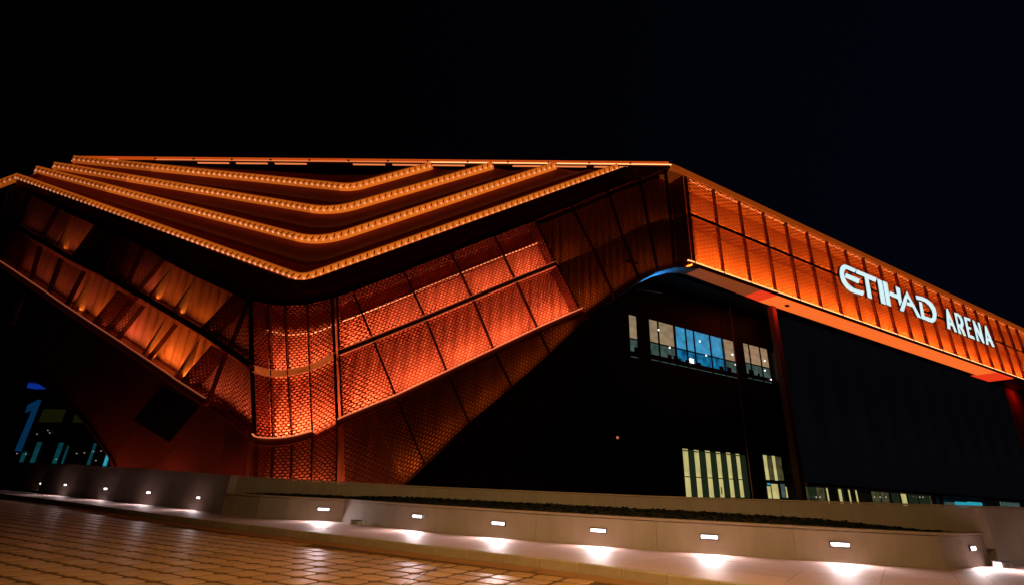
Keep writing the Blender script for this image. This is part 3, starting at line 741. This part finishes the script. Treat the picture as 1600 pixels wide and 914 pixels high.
# bolts and brackets along the foot of the band
bb = MB()
for k in range(nb * 4):
    s = s0b + (k + .5) * ds / 4; bb.box(W(s, zB - .02, .3), .16, .12, .16)
bb.build('bracket_row', 'trim', arena, kind='stuff')

# ---- soffit under the band and under the arch
def soffit(poly, o0, o1, m, name='soffit_panel', dz=-.25, thick=.12):
    """poly points are (s, z) or (s, z, inner depth)"""
    P = []
    for a, b in zip(poly[:-1], poly[1:]):
        a = np.array([a[0], a[1], a[2] if len(a) > 2 else o0]); b = np.array([b[0], b[1], b[2] if len(b) > 2 else o0])
        n = max(1, int(abs(b[0] - a[0]) / .8)); P += [a + (b - a) * k / n for k in range(n)]
    P.append(b); mb = MB()
    mb.rings([[W(p[0], p[1] + dz, o1), W(p[0], p[1] + dz, p[2]), W(p[0], p[1] + dz + thick, p[2]), W(p[0], p[1] + dz + thick, o1)] for p in P])
    return mb.build(name, m, arena)
SOF = 4.2
sRed0, sRed1 = float(at(1190, 470)[0]), float(at(1214, 475)[0])
sEnd0 = float(at(1556, 582)[0])
soffit([(*BOT[6], -.5), (*BOT[7], -.8), (*BOT[8], -1.2), (*BOT[9], -1.5), (*BOT[10], -1.7), (s0b + .5, zB, -1.9)], -SOF, .1, 'archsoffit')
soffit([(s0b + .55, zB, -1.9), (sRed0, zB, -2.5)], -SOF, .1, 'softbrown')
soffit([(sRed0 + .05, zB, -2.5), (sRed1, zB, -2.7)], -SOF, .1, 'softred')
n_s = 7
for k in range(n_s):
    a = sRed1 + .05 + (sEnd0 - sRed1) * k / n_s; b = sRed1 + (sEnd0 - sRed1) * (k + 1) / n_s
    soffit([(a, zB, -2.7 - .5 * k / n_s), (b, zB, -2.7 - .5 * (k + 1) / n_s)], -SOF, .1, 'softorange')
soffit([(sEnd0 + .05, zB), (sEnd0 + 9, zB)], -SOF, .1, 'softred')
soffit([(sEnd0 + 9.05, zB), (sE, zB)], -SOF, .1, 'soffit')
# blue wash under the arch from a bar lamp fixed to the hall front
bl = MB(); bp_ = W(float(A(1030, 430)[0]), BOT[9][1] - 1.6, -2.6); bl.box(bp_, 3.6, .3, .25, (*ur, 0), (-ur[1], ur[0], 0), (0, 0, 1)); bl.build('blue_lamp_bar', 'steel', arena)
area_light('blue_wash', bp_ + np.array([0, 0, .2]), (*ur, 0), (0.0, -.9, 1), 3.4, .2, 110, (0.04, 0.36, 1.0), arena, 130)

# ================================================================== ROOF TIERS (stepped valley roof)
nR = np.array([ur[1], -ur[0], 0])
A0 = W(*RD[0][0]); B0 = W(*A(893, 322))
d1 = unit(B0 - A0); rd = np.array([-0.9986, 0.052, 0])
nT = unit(np.cross(rd, d1)); nT = -nT if nT[1] > 0 else nT      # outward: towards the viewer and up
def onT(px, py): return on_plane(px, py, RC, nT)
rows = {1: [(30, 280), (475, 440), (965, 265)], 2: [(60, 268), (500, 383), (868, 262)], 3: [(88, 262), (520, 335), (770, 262)],
        4: [(118, 252), (550, 297), (675, 262)], 5: [(150, 250), (566, 277), (640, 261)]}
rad = {1: 1.2, 2: 3.2, 3: 3.0, 4: 1.6, 5: 2.0}
def path3(k, n=26):
    Lp, Vp, Rp = (onT(*p) for p in rows[k]); r = rad[k]
    a = Vp + unit(Lp - Vp) * r; b = Vp + unit(Rp - Vp) * r
    out = [Lp + (a - Lp) * i / n for i in range(n)]
    for i in range(11):
        t = i / 10; out.append(a * (1 - t) ** 2 + Vp * 2 * t * (1 - t) + b * t ** 2)
    return out + [b + (Rp - b) * i / n for i in range(1, n + 1)]
PATH = {k: path3(k) for k in rows}
tl3 = [W(p[0], p[1], .1) for p in sorted([d[0] for d in LU] + [d[0] for d in CD] + [d[0] for d in RD] + TT[1:5], key=lambda p: p[0])]
def resample3(P, fr):
    d = np.concatenate([[0], np.cumsum([np.linalg.norm(b - a) for a, b in zip(P[:-1], P[1:])])]); P = np.array(P)
    return [np.array([np.interp(f * d[-1], d, P[:, c]) for c in range(3)]) for f in fr]
iv = min(range(len(tl3)), key=lambda i: tl3[i][2])
NP = len(PATH[1]); hl = NP // 2
PATH[0] = resample3(tl3[:iv + 1], np.linspace(0, 1, hl)) + resample3(tl3[iv:], np.linspace(0, 1, NP - hl))
for k in range(0, 5):
    mb = MB(); NS = 14; V = []
    for j in range(NS + 1):
        t = j / NS
        h = (-0.55 * sin(pi * t) + 0.45 * math.exp(-((t - .45) / .11) ** 2)) if k else (0.48 * math.exp(-((t - .84) / .12) ** 2) - 1.0 * math.exp(-((t - .22) / .18) ** 2) * min(1, t * 9))
        for a, b in zip(PATH[k], PATH[k + 1]):
            V.append(a * (1 - t) + b * t - nT * 0.05 + nT * h)
    mb.add(V, [(j * NP + i, j * NP + i + 1, (j + 1) * NP + i + 1, (j + 1) * NP + i) for j in range(NS) for i in range(NP - 1)])
    mb.build('roof_tier', 'tier', arena, smooth=True, fix=False)
roofL, roofR = onT(128, 250), onT(1048, 259)
# dark hollow above the highest tier
mb = MB(); V = []
for p in PATH[5]:
    f = (p - roofL) @ unit(roofR - roofL); top = roofL + unit(roofR - roofL) * f
    V += [p, p - nT * 2.5, top - nT * 2.5 + np.array([0, 0, .5])]
mb.add(V, [(3 * i + j, 3 * i + 3 + j, 3 * i + 4 + j, 3 * i + 1 + j) for i in range(NP - 1) for j in (0, 1)]); mb.build('roof_hollow', 'black', arena, fix=False)
def sweep3(P, prof, n, mb=None):
    mb = mb or MB(); rings = []
    for i, p in enumerate(P):
        t = unit(P[min(len(P) - 1, i + 1)] - P[max(0, i - 1)]); sd = np.cross(n, t); sd = sd if sd[2] > 0 else -sd
        rings.append([p + sd * w + n * h for w, h in prof])
    mb.rings(rings); return mb
for k in (1, 2, 3, 4):
    P = PATH[k]
    if k == 1: P = [EYE + ray(-34, 304) * np.linalg.norm(P[0] - EYE) * 1.04] + P
    else: P = [P[0] + np.array([-1.6, 1.8, -0.5])] + P
    w = 0.29
    nseg = 7; lenP = len(P) - 1
    for q in range(nseg):
        i0_, i1_ = int(round(lenP * q / nseg)), int(round(lenP * (q + 1) / nseg))
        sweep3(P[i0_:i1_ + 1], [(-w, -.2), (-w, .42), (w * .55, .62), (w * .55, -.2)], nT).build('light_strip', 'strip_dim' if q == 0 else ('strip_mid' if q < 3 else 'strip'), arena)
    sweep3(P, [(w * .57, -.2), (w * .57, .72), (w, .72), (w, -.2)], nT).build('strip_lip', 'striptop', arena)
    # led cups and cell ribs along the strip
    d = np.concatenate([[0], np.cumsum([np.linalg.norm(b - a) for a, b in zip(P[:-1], P[1:])])]); PP = np.array(P); n = int(d[-1] / 0.80)
    cups, cups2, ribs = MB(), MB(), MB()
    for q in range(n):
        s = (q + .5) * d[-1] / n; p = np.array([np.interp(s, d, PP[:, c]) for c in range(3)]); p2 = np.array([np.interp(s + .1, d, PP[:, c]) for c in range(3)])
        t = unit(p2 - p); sd = np.cross(nT, t); sd = sd if sd[2] > 0 else -sd
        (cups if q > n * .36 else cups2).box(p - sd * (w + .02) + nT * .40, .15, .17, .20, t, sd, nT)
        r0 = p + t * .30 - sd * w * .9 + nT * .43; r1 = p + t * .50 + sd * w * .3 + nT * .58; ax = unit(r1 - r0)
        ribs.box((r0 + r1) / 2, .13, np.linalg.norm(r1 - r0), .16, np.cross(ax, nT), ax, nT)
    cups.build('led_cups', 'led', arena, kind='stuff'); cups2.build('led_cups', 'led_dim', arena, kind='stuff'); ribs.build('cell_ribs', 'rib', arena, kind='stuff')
# roof edge beam with a cove light and brackets
ed = unit(roofR - roofL); Lr = np.linalg.norm(roofR - roofL); upz = np.array([0, 0, 1.0]); outw = np.array([0, -1.0, 0])
def edge_box(f0, f1, z0, z1, y0, y1, name, m):
    mb = MB(); a = roofL + ed * Lr * f0; b = roofL + ed * Lr * f1
    mb.hexa([p + upz * z + outw * y for z in (z0, z1) for p, y in ((a, y1), (b, y1), (b, y0), (a, y0))]); return mb.build(name, m, arena)
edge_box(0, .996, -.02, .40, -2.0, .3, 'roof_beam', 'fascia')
nbk = 15
for k in range(nbk):
    f0, f1 = (k + .004) / nbk, (k + .996) / nbk
    if k == 1: continue
    edge_box(f0, f1, -.12, -.03, .1, .36, 'cove_light', 'ledrail' if k > 8 else 'ledrail_dim')
    if k % 4 != 2: edge_box(f0 + .008, f1 - .004, -.56, -.48, .1, .34, 'cove_light', 'ledrail_dim')
    edge_box(f0 - .0015, f0 + .0015, -.1, .12, .2, .45, 'bracket', 'frame')
edge_box(0, .998, -.46, -.13, -1.5, .25, 'roof_gutter', 'frame')
# plain roof deck behind the edge, so the mass is closed
mb = MB(); zr = RC[2] - .2
mb.add([(*roofL[:2], zr), (*roofR[:2], zr), (*W(sE, 0, -1)[:2], zr), (*W(sE, 0, -70)[:2], zr), (roofL[0] - 6, roofL[1] + 70, zr)], [(0, 1, 2, 3, 4)])
mb.build('roof_deck', 'black', arena)
# left flank turning away past the strip ends
q0 = PATH[0][0]; fl = MB()
fl.add([(*q0[:2], q0[2] - 1), (q0[0] - 12, q0[1] + 14, q0[2] - 6), (q0[0] - 12, q0[1] + 14, 9), (*W(ST[0][0], 0, -.3)[:2], ST[0][1])], [(0, 1, 2, 3)])
fl.build('flank_panel', 'dark', arena)
rf = MB(); rf.add([PATH[1][0], PATH[4][0], roofL + upz * .3, roofL + np.array([-14, 40, 0]), PATH[1][0] + np.array([-14, 18, -5])], [(0, 1, 2, 3, 4)])
rf.build('roof_flank', 'tier', arena)

# ================================================================== GLAZED HALL UNDER THE BAND
HD = -7.4                                           # depth of the hall front behind the band face
nB = np.array([ub[1], -ub[0], 0.0]); hall_p = np.array([*(RC[:2] + nB[:2] * HD), 0.0]); UB3 = np.array([ub[0], ub[1], 0.0])
def H(px, py, depth=0.0):
    q = on_plane(px, py, hall_p + nB * depth, nB); return np.array([(q - hall_p) @ UB3, q[2]])
def HP(s, z, depth=0.0): p = hall_p + UB3 * s + nB * depth; return np.array([p[0], p[1], z])
def hbox(s0, s1, z0, z1, d0, d1, name, m, parent=None):
    mb = MB(); mb.hexa([HP(s, z, d) for z in (z0, z1) for s, d in ((s0, d1), (s1, d1), (s1, d0), (s0, d0))]); return mb.build(name, m, parent or arena)
def hquad(px, d0, d1, name, m, parent=None):
    """upright box whose front matches four image corners: mean sides are taken so it stays square to the hall"""
    Q = [H(*p, d1) for p in px]; s0 = (Q[0][0] + Q[3][0]) / 2; s1 = (Q[1][0] + Q[2][0]) / 2; zt = (Q[0][1] + Q[1][1]) / 2; zb = (Q[2][1] + Q[3][1]) / 2
    return hbox(s0, s1, zb, zt, d0, d1, name, m, parent), (s0, s1, zb, zt)
sH0 = float(H(937, 700)[0]); sH1 = float(H(1228, 600)[0])
hbox(sH0, sH1 + 1.5, -.2, zB - .5, -.6, 0.0, 'hall_front', 'black')
# side wall that runs left behind the ribbon
cH = HP(sH0, 0, -.3); lw = MB(); e2 = np.array([-45, 14.0]); 
lw.hexa([np.array([*p, z]) for z in (-.2, zB - 2) for p in (cH[:2], cH[:2] + e2, cH[:2] + e2 + np.array([.1, .6]), cH[:2] + np.array([.1, .6]))]); lw.build('hall_side', 'maroonblack', arena)
# ceiling above the hall forecourt
cm = MB(); cm.hexa([HP(s, z, d) for z in (zB - .1, zB + .1) for s, d in ((sH0 + 2, 4.0), (sH1 + 90, 4.0), (sH1 + 90, 0.0), (sH0 + 2, 0.0))]); cm.build('forecourt_ceiling', 'black', arena)
# upper windows: lit rooms seen through glass, with parapet and mullions
def hwindow(px, beige_split, mull, parapet=0.44):
    fr, (s0, s1, zb, zt) = hquad(px, 0.004, 0.05, 'window', 'black')
    wdt = s1 - s0; ht = zt - zb
    for a, b, m in beige_split:
        hbox(s0 + wdt * a + .01, s0 + wdt * b - .01, zb + ht * parapet, zt, .054, .075, 'lit_curtain', m, fr)
        hbox(s0 + wdt * a + .01, s0 + wdt * b - .01, zb + ht * .14, zb + ht * (parapet - .02), .054, .085, 'glass_parapet', 'bluepane' if m == 'bluewall' else 'tealpane', fr)
    for f in mull:
        hbox(s0 + wdt * f - .14, s0 + wdt * f + .14, zb, zt, .079, .14, 'mullion', 'black', fr)
    hbox(s0, s1, zb + ht * (parapet - .03), zb + ht * (parapet + .005), .10, .15, 'parapet_rail', 'black', fr)
    hbox(s0, s1, zb + ht * .015, zb + ht * .11, .054, .09, 'floor_edge', 'black', fr)
    hbox(s0, s1, zb, zb + ht * .012, .054, .12, 'sill', 'tealpane', fr)
    for q in range(max(1, int(wdt / 2.4))):
        f = random.uniform(.05, .9); hbox(s0 + wdt * f, min(s1 - .02, s0 + wdt * f + random.uniform(.4, 1.3)), zb + ht * .11, zb + ht * random.uniform(.17, .26), .088, .13, 'seat_back', 'black', fr)
    return fr, s0, s1, zb, zt
w1, s0, s1, zb, zt = hwindow([(1015, 501), (1147, 532), (1151, 589), (1017, 563)], [(0, .26, 'beige'), (.27, .86, 'bluewall'), (.87, 1, 'beige')], [.09, .275, .40, .495, .69, .845])
for fx, fz in ((.09, .78), (.2, .40), (.56, .76), (.62, .42), (.96, .62), (.985, .36)):
    hbox(s0 + (s1 - s0) * fx - .09, s0 + (s1 - s0) * fx + .09, zb + (zt - zb) * fz - .09, zb + (zt - zb) * fz + .09, .15, .2, 'downlight', 'spot', w1)
hbox(s0 + (s1 - s0) * .42, s0 + (s1 - s0) * .46, zb + (zt - zb) * .14, zb + (zt - zb) * .24, .1, .2, 'display', 'spot', w1)
w2, s0, s1, zb, zt = hwindow([(984, 492), (995, 495), (998, 559), (984, 557)], [(0, 1, 'beige')], [.97])
w3, s0, s1, zb, zt = hwindow([(1162, 537), (1199, 545), (1204, 599), (1167, 589)], [(0, .2, 'beige'), (.22, .66, 'beige'), (.68, 1, 'beige')], [.21, .67])
for fx, fz in ((.82, .62), (.76, .33), (.97, .1)):
    hbox(s0 + (s1 - s0) * fx - .09, s0 + (s1 - s0) * fx + .09, zb + (zt - zb) * fz - .09, zb + (zt - zb) * fz + .09, .15, .2, 'downlight', 'spot', w3)
# ground floor: six yellow lights between dark green panes
for i, (xt, yt, xb) in enumerate(((1065, 700, 1076), (1082.5, 702, 1094), (1100.5, 703, 1112), (1117, 705, 1129), (1133.5, 706, 1145), (1148.5, 708, 1160))):
    wd_ = 7.6 - i * .45
    fr, (s0, s1, zb, zt) = hquad([(xt, yt), (xt + wd_, yt + .5), (xb + wd_ - 1, 777), (xb - 1, 776)], .004, .05, 'lit_pane', 'yellowpane')
    hbox(s0 - .02, s1 + .02, zt - .28, zt - .16, .052, .09, 'pane_bar', 'black', fr)
    zr_ = H(xt + 6, 744 + i * .9)[1]
    hbox(s0 - .02, s1 + .02, zr_ - .06, zr_ + .06, .052, .12, 'transom', 'black', fr)
    if i < 6: hbox(s1 + .08, s1 + 1.25, zb, zt - .1, .004, .03, 'dark_pane', 'greenglass')
    if i == 3:
        hm = MB(); hbox(s0 + .1, s0 + .2, zb + .35, zb + 1.25, .13, .2, 'door_handle', 'steel', fr)
for px, m in (([(1193, 710), (1198, 711), (1202, 749), (1197, 749)], 'yellowpane'), ([(1199, 711), (1206, 712), (1211, 749), (1203, 749)], 'yellowdim'), ([(1207, 711.5), (1211, 712), (1215, 750), (1210.5, 750)], 'yellowpane'),
              ([(1212, 712.5), (1220, 713.5), (1225, 750), (1216, 750)], 'yellowdim'), ([(1199, 759), (1204, 759), (1206, 778), (1201, 778)], 'yellowpane'), ([(1205.5, 755), (1215.5, 756), (1218, 779), (1208, 778)], 'yellowpane'),
              ([(1220, 755), (1226, 756), (1229, 777), (1222, 777)], 'tealpane'), ([(1199, 754), (1203.5, 754), (1204, 757), (1199.5, 757)], 'cyan'), ([(1228, 760), (1229.5, 760), (1231, 777), (1229.5, 777)], 'yellowpane')):
    hquad(px, .004, .05, 'lit_pane', m)
al = root('warning_light', 'tiny red square warning light on the dark hall front, left of the yellow windows', 'light', tuple(HP(*H(965, 683), .03)))
hquad([(963.6, 681), (966.6, 681.3), (966.8, 685), (963.8, 684.8)], .004, .12, 'lens', 'redspot', al)
q_ = H(965.2, 683); hbox(q_[0] - .3, q_[0] + .3, q_[1] - .32, q_[1] + .32, .003, .06, 'housing', 'steel', al)

# slim mast and red-lit column in front of the hall
def upright(px0, px1, depth, w, name, m, z0=-.2, z1=None, d=None):
    a = H(*px0, depth); b = H(*px1, depth); s = (a[0] + b[0]) / 2; d = d or w
    return hbox(s - w / 2, s + w / 2, z0, z1 or zB - .4, depth - d / 2, depth + d / 2, name, m)
upright((1144, 500), (1165, 700), 1.0, .17, 'slim_column', 'column')
upright((1212, 500), (1237, 700), 4.7, 0.95, 'column', 'column', d=.8)
hq, _ = hquad([(1212.5, 549), (1217, 550), (1224, 594), (1219.5, 593)], .004, .3, 'lit_pane', 'beige')
hquad([(1239, 715), (1243.5, 716), (1247, 741), (1242, 740)], .004, .3, 'lit_pane', 'yellowdim')

# big dark screen wall, flush with the inner edge of the soffit
SD = -SOF + 0.05 - HD                                 # its depth measured from the hall front
sS0, sS1 = float(H(1221, 520, SD)[0]), float(H(1566, 600, SD)[0]); zS0 = float(np.mean([H(1255, 757, SD)[1], H(1500, 768, SD)[1]]))
npan = 11
for k in range(npan):
    a = sS0 + (sS1 - sS0) * k / npan; b = sS0 + (sS1 - sS0) * (k + 1) / npan
    hbox(a + .02, b - .02, zS0, zB - .42, SD - .3, SD, 'screen_panel', 'screen')
hbox(sS0, sS1 + 30, zS0 - .5, zS0 - .02, SD - .6, SD + .15, 'screen_sill', 'frame')
hbox(sS0, sS1 + 30, -.2, zS0 - .5, SD - 6.0, SD - 5.6, 'shopfront_back', 'black')
# red lit end wall past the screen
rw = MB(); rw.hexa([HP(s, z, d) for z in (zS0, zB - .42) for s, d in ((sS1, SD + .1), (sS1 + .5, SD + .1), (sS1 + .5, -9), (sS1, -9))]); rw.build('end_wall', 'redwall', arena)
hbox(sS1 + .05, sS1 + 40, -.2, zB - .42, SD - .55, SD + .12, 'end_recess', 'redwall')
# red floods hung below the soffit at the column and at the end wall
for sx, dd in ((float(H(1214, 500, 4.7)[0]), 6.6), (sS1 + 4.0, SD + 2.4)):
    pf = HP(sx, zB - .75, dd); hbox(sx - .3, sx + .3, zB - .72, zB - .5, dd - .2, dd + .2, 'red_flood', 'steel')
    area_light('red_wash', pf, UB3, -nB * .9 - np.array([0, 0, 1.0]), .5 if dd > 0 else 6.0, .3, 60 if dd > 0 else 150, (1.0, .03, .012), arena, 150)
# shopfronts under the screen: panes and slim bright mullions
xs = [(1252, 1263, 'yellowdim'), (1264, 1276, 'greenglass'), (1277, 1289, 'yellowdim'), (1292, 1294, 'yellowpane'), (1309, 1318, 'greenglass'), (1310.5, 1314.5, 'yellowpane'), (1326, 1328, 'yellowpane'), (1337, 1339, 'yellowpane'),
      (1362, 1374, 'yellowdim'), (1376, 1388, 'yellowdim'), (1392, 1404, 'greenglass'), (1407, 1414.5, 'yellowpane'), (1418, 1432, 'greenglass'), (1434, 1450, 'greenglass'), (1451, 1453, 'yellowdim')]
for x0, x1, m in xs:
    a = H(x0, 770, SD - 1.5)[0]; b = H(x1, 770, SD - 1.5)[0]; deep = SD - 1.5 + (.03 if m == 'yellowpane' else 0)
    hbox(a, b, .2, zS0 - .55, deep - .05, deep, 'shop_pane', m)
for x0, x1, m in ((1472, 1492, 'tealpane'), (1493, 1511, 'cyan'), (1512, 1534, 'cyan'), (1560, 1592, 'tealpane')):
    a = H(x0, 784, SD - 3)[0]; b = H(x1, 784, SD - 3)[0]; z = H(x0, 783, SD - 3)[1]
    hbox(a, b, z - .9, z, SD - 3.1, SD - 3, 'shop_light', m)
for x0 in (1457, 1469, 1545, 1556):
    a = H(x0, 770, SD - .4)[0]; hbox(a, a + .5, -.2, zS0 - .5, SD - .8, SD - .4, 'shop_pier', 'column')
for x in (1275, 1281, 1312, 1366, 1375, 1384, 1437, 1442):
    q = H(x, 776, SD - 1.0); hbox(q[0], q[0] + .22, q[1] - .1, q[1] + .1, SD - 1.05, SD - 1, 'downlight', 'cityspot')

# ================================================================== SIGNS
def letters(name, label, cat, polys, zoom, org, off, thick, face_m, owner, plane):
    """each letter: outline(s) traced on the sign plane, extruded into a built-up letter with a lit face and dark returns"""
    f0, f1 = plane
    for key, outl in polys:
        pts = [[f0(org[0] + x / zoom, org[1] + y / zoom) for x, y in pl_] for pl_ in outl]
        def make(nm, grow, z0, z1, m, par):
            cu = bpy.data.curves.new(nm, 'CURVE'); cu.dimensions = '2D'; cu.fill_mode = 'BOTH'; cu.extrude = (z1 - z0) / 2; cu.offset = grow
            for pl_ in pts:
                sp_ = cu.splines.new('POLY'); sp_.points.add(len(pl_) - 1); sp_.use_cyclic_u = True
                for q, p in zip(sp_.points, pl_): q.co = (p[0], p[1], 0, 1)
            tmp = bpy.data.objects.new(nm, cu); COL.objects.link(tmp)
            dg = bpy.context.evaluated_depsgraph_get(); me = bpy.data.meshes.new_from_object(tmp.evaluated_get(dg))
            bpy.data.objects.remove(tmp)
            V = [f1(v.co.x, v.co.y, (z0 + z1) / 2 + v.co.z) for v in me.vertices]
            mb = MB(); mb.add(V, [tuple(p.vertices) for p in me.polygons]); return mb.build(nm, m, par)
        body = make('letter', 0.09, off, off + thick, 'letterside', owner)
        make('letter_face', 0.0, off + thick + .01, off + thick + .06, face_m, body)
b0 = lambda x, y: at(x, y, .75); b1 = lambda s, z, o: W(s, z, o)
s_et = W(float(at(1385, 460)[0]), float(at(1385, 460)[1]), .6)
sign1 = root('illuminated_sign', 'large white glowing ETIHAD lettering mounted on the orange mesh band', 'sign', tuple(s_et))
def Z(ox, oy, k): return lambda x, y: (ox + x / k, oy + y / k)
E_ = [[(488, 215), (300, 130), (250, 115), (205, 130), (172, 170), (157, 240), (158, 300), (170, 380), (200, 460), (245, 535), (300, 600), (370, 655), (450, 690), (625, 742), (652, 660), (520, 625), (440, 595), (365, 545), (310, 490), (270, 420), (245, 350), (238, 290), (245, 240), (270, 212), (310, 212), (460, 278)],
      [(278, 292), (565, 412), (532, 500), (262, 375)]]
T_ = [[(500, 220), (908, 388), (882, 470), (738, 405), (812, 808), (728, 778), (662, 362), (488, 292)]]
letters('ETIHAD', '', '', [('E', E_), ('T', T_)], 13.06, (1300, 405), .45, .3, 'letter', sign1, (b0, b1))
I_ = [[(5, 65), (85, 105), (158, 525), (78, 495)]]
H_ = [[(103, 105), (180, 140), (250, 555), (175, 525)], [(228, 290), (362, 350), (333, 205), (405, 238), (440, 470), (408, 540), (375, 425), (222, 355)]]
A_ = [[(503, 350), (545, 400), (475, 648), (412, 620)], [(530, 290), (790, 765), (725, 745), (640, 570), (528, 525), (540, 475), (602, 495), (514, 340)]]
D_ = [[(690, 362), (800, 385), (900, 430), (985, 500), (1040, 590), (1062, 690), (1055, 770), (1030, 825), (985, 845), (800, 772), (750, 468), (797, 485), (845, 728), (960, 765), (990, 755), (1000, 700), (980, 620), (930, 540), (860, 475), (780, 445), (708, 430)]]
letters('ETIHAD', '', '', [('I', I_), ('H', H_), ('A', A_), ('D', D_)], 11.42, (1370, 430), .45, .3, 'letter', sign1, (b0, b1))
sign2 = root('illuminated_sign', 'smaller white glowing ARENA lettering at the right end of the orange band', 'sign', tuple(W(float(at(1515, 515)[0]), float(at(1515, 515)[1]), .6)))
A1 = [[(105, 92), (130, 92), (318, 558), (272, 545), (235, 440), (180, 400), (182, 500), (130, 480)], [(150, 225), (207, 375), (172, 352)]]
R1 = [[(262, 165), (330, 185), (385, 230), (425, 300), (445, 380), (440, 440), (425, 460), (498, 632), (455, 612), (380, 470), (352, 455), (405, 595), (355, 575)], [(308, 222), (350, 250), (385, 310), (398, 370), (385, 400), (342, 388)]]
E1 = [[(455, 245), (578, 292), (580, 335), (508, 312), (535, 440), (590, 462), (592, 500), (545, 485), (568, 605), (648, 640), (675, 700), (545, 650)]]
N1 = [[(625, 315), (652, 328), (795, 610), (725, 360), (765, 375), (862, 775), (832, 765), (690, 500), (758, 735), (718, 720)]]
A2 = [[(868, 425), (895, 430), (1062, 850), (1020, 838), (975, 745), (928, 712), (940, 805), (900, 790)], [(903, 550), (955, 690), (918, 665)]]
letters('ARENA', '', '', [('A', A1), ('R', R1), ('E', E1), ('N', N1), ('A', A2)], 12.69, (1470, 475), .45, .3, 'letter', sign2, (b0, b1))

# ================================================================== ENTRANCE HALL UNDER THE LEFT ARCH
eD = ul.copy(); eN = np.array([ul[1], -ul[0]]); eP = PLl + ul * -24.0 - eN * 7.0
EN3 = np.array([*eN, 0.0]); EP3 = np.array([*eP, 0.0]); ED3 = np.array([*eD, 0.0])
def Eh(px, py, depth=0.0):
    q = on_plane(px, py, EP3 + EN3 * depth, EN3); return np.array([(q - EP3) @ ED3, q[2]])
def EPt(s, z, depth=0.0): p = EP3 + ED3 * s + EN3 * depth; return np.array([p[0], p[1], z])
ent = root('entrance_hall', 'dark glazed entrance hall with faint teal mullions under the arch at far left', 'building', tuple(EPt(0, -.2)))
def ebox(s0, s1, z0, z1, d0, d1, name, m, parent=None):
    mb = MB(); mb.hexa([EPt(s, z, d) for z in (z0, z1) for s, d in ((s0, d1), (s1, d1), (s1, d0), (s0, d0))]); return mb.build(name, m, parent or ent)
se0, se1 = float(Eh(-30, 660)[0]), float(Eh(175, 700)[0])
ebox(se0 - 3, se1 + 4, -.2, float(Eh(60, 575)[1]), -.8, 0, 'front_wall', 'black')
for x0, x1, yt, yb, m in ((33, 38, 705, 717, 'tealglow'), (50, 56, 690, 717, 'tealglow'), (84, 90, 691, 719, 'tealglow'), (98, 100, 696, 720, 'tealglow'), (138, 141.5, 692, 722, 'tealglow'), (163, 167, 701, 724, 'cyan')):
    a, b = Eh(x0, yb), Eh(x1, yb); zt = Eh((x0 + x1) / 2 + 6, yt)[1]
    ebox(a[0], b[0], 1.0, zt, .01, .12, 'lit_mullion', m)
for px in ([(68, 642), (94, 639), (98, 655), (70, 659)], [(122, 645), (133, 652), (140, 660), (117, 659)]):
    Q = [Eh(*p) for p in px]; ebox(min(q[0] for q in Q), max(q[0] for q in Q), min(q[1] for q in Q), max(q[1] for q in Q), .01, .1, 'dim_window', 'yellowdim_e')if False else None
M['olive'] = mat('dim_olive_pane', (0.1, 0.1, 0.05), 0.4, emit=(0.012, 0.012, 0.002), strength=.5, vary=0.3)
for px in ([(68, 642), (94, 639), (98, 655), (70, 659)], [(119, 645), (133, 650), (138, 660), (117, 659)]):
    Q = [Eh(*p) for p in px]; ebox(min(q[0] for q in Q), max(q[0] for q in Q), min(q[1] for q in Q), max(q[1] for q in Q), .01, .1, 'dim_window', 'olive')
for x, y in ((77, 672), (80, 676), (60, 678), (122, 708), (134, 707), (148, 705), (152, 719), (160, 704), (29, 708), (90, 717), (43, 709)):
    q = Eh(x, y); ebox(q[0] - .05, q[0] + .05, q[1] - .035, q[1] + .035, .13, .2, 'downlight', 'cityspot')
num = root('number_sign', 'tall blue glowing numeral 1 on the dark entrance front at far left', 'sign', tuple(EPt(*Eh(45, 665), .2)))
ONE = [[(375, 255), (345, 252), (255, 300), (230, 370), (292, 345), (138, 710), (195, 712)]]
letters('1', '', '', [('1', ONE)], 5.71, (0, 580), .2, .25, 'blue1', num, (lambda x, y: Eh(x, y, .4), EPt))
# blue lamp under the top of that arch
q = at(64, 600, -1.5); bm = MB(); bm.box(W(q[0], q[1] - .2, -1.5), 2.6, .8, .5, (*ul, 0), (-ul[1], ul[0], 0), (0, 0, 1)); M['deepblue'] = mat('deep_blue_lamp', (0.05, 0.1, 0.4), .4, emit=(0.003, 0.02, 0.22), strength=1.0); bm.build('blue_lamp', 'deepblue', arena)
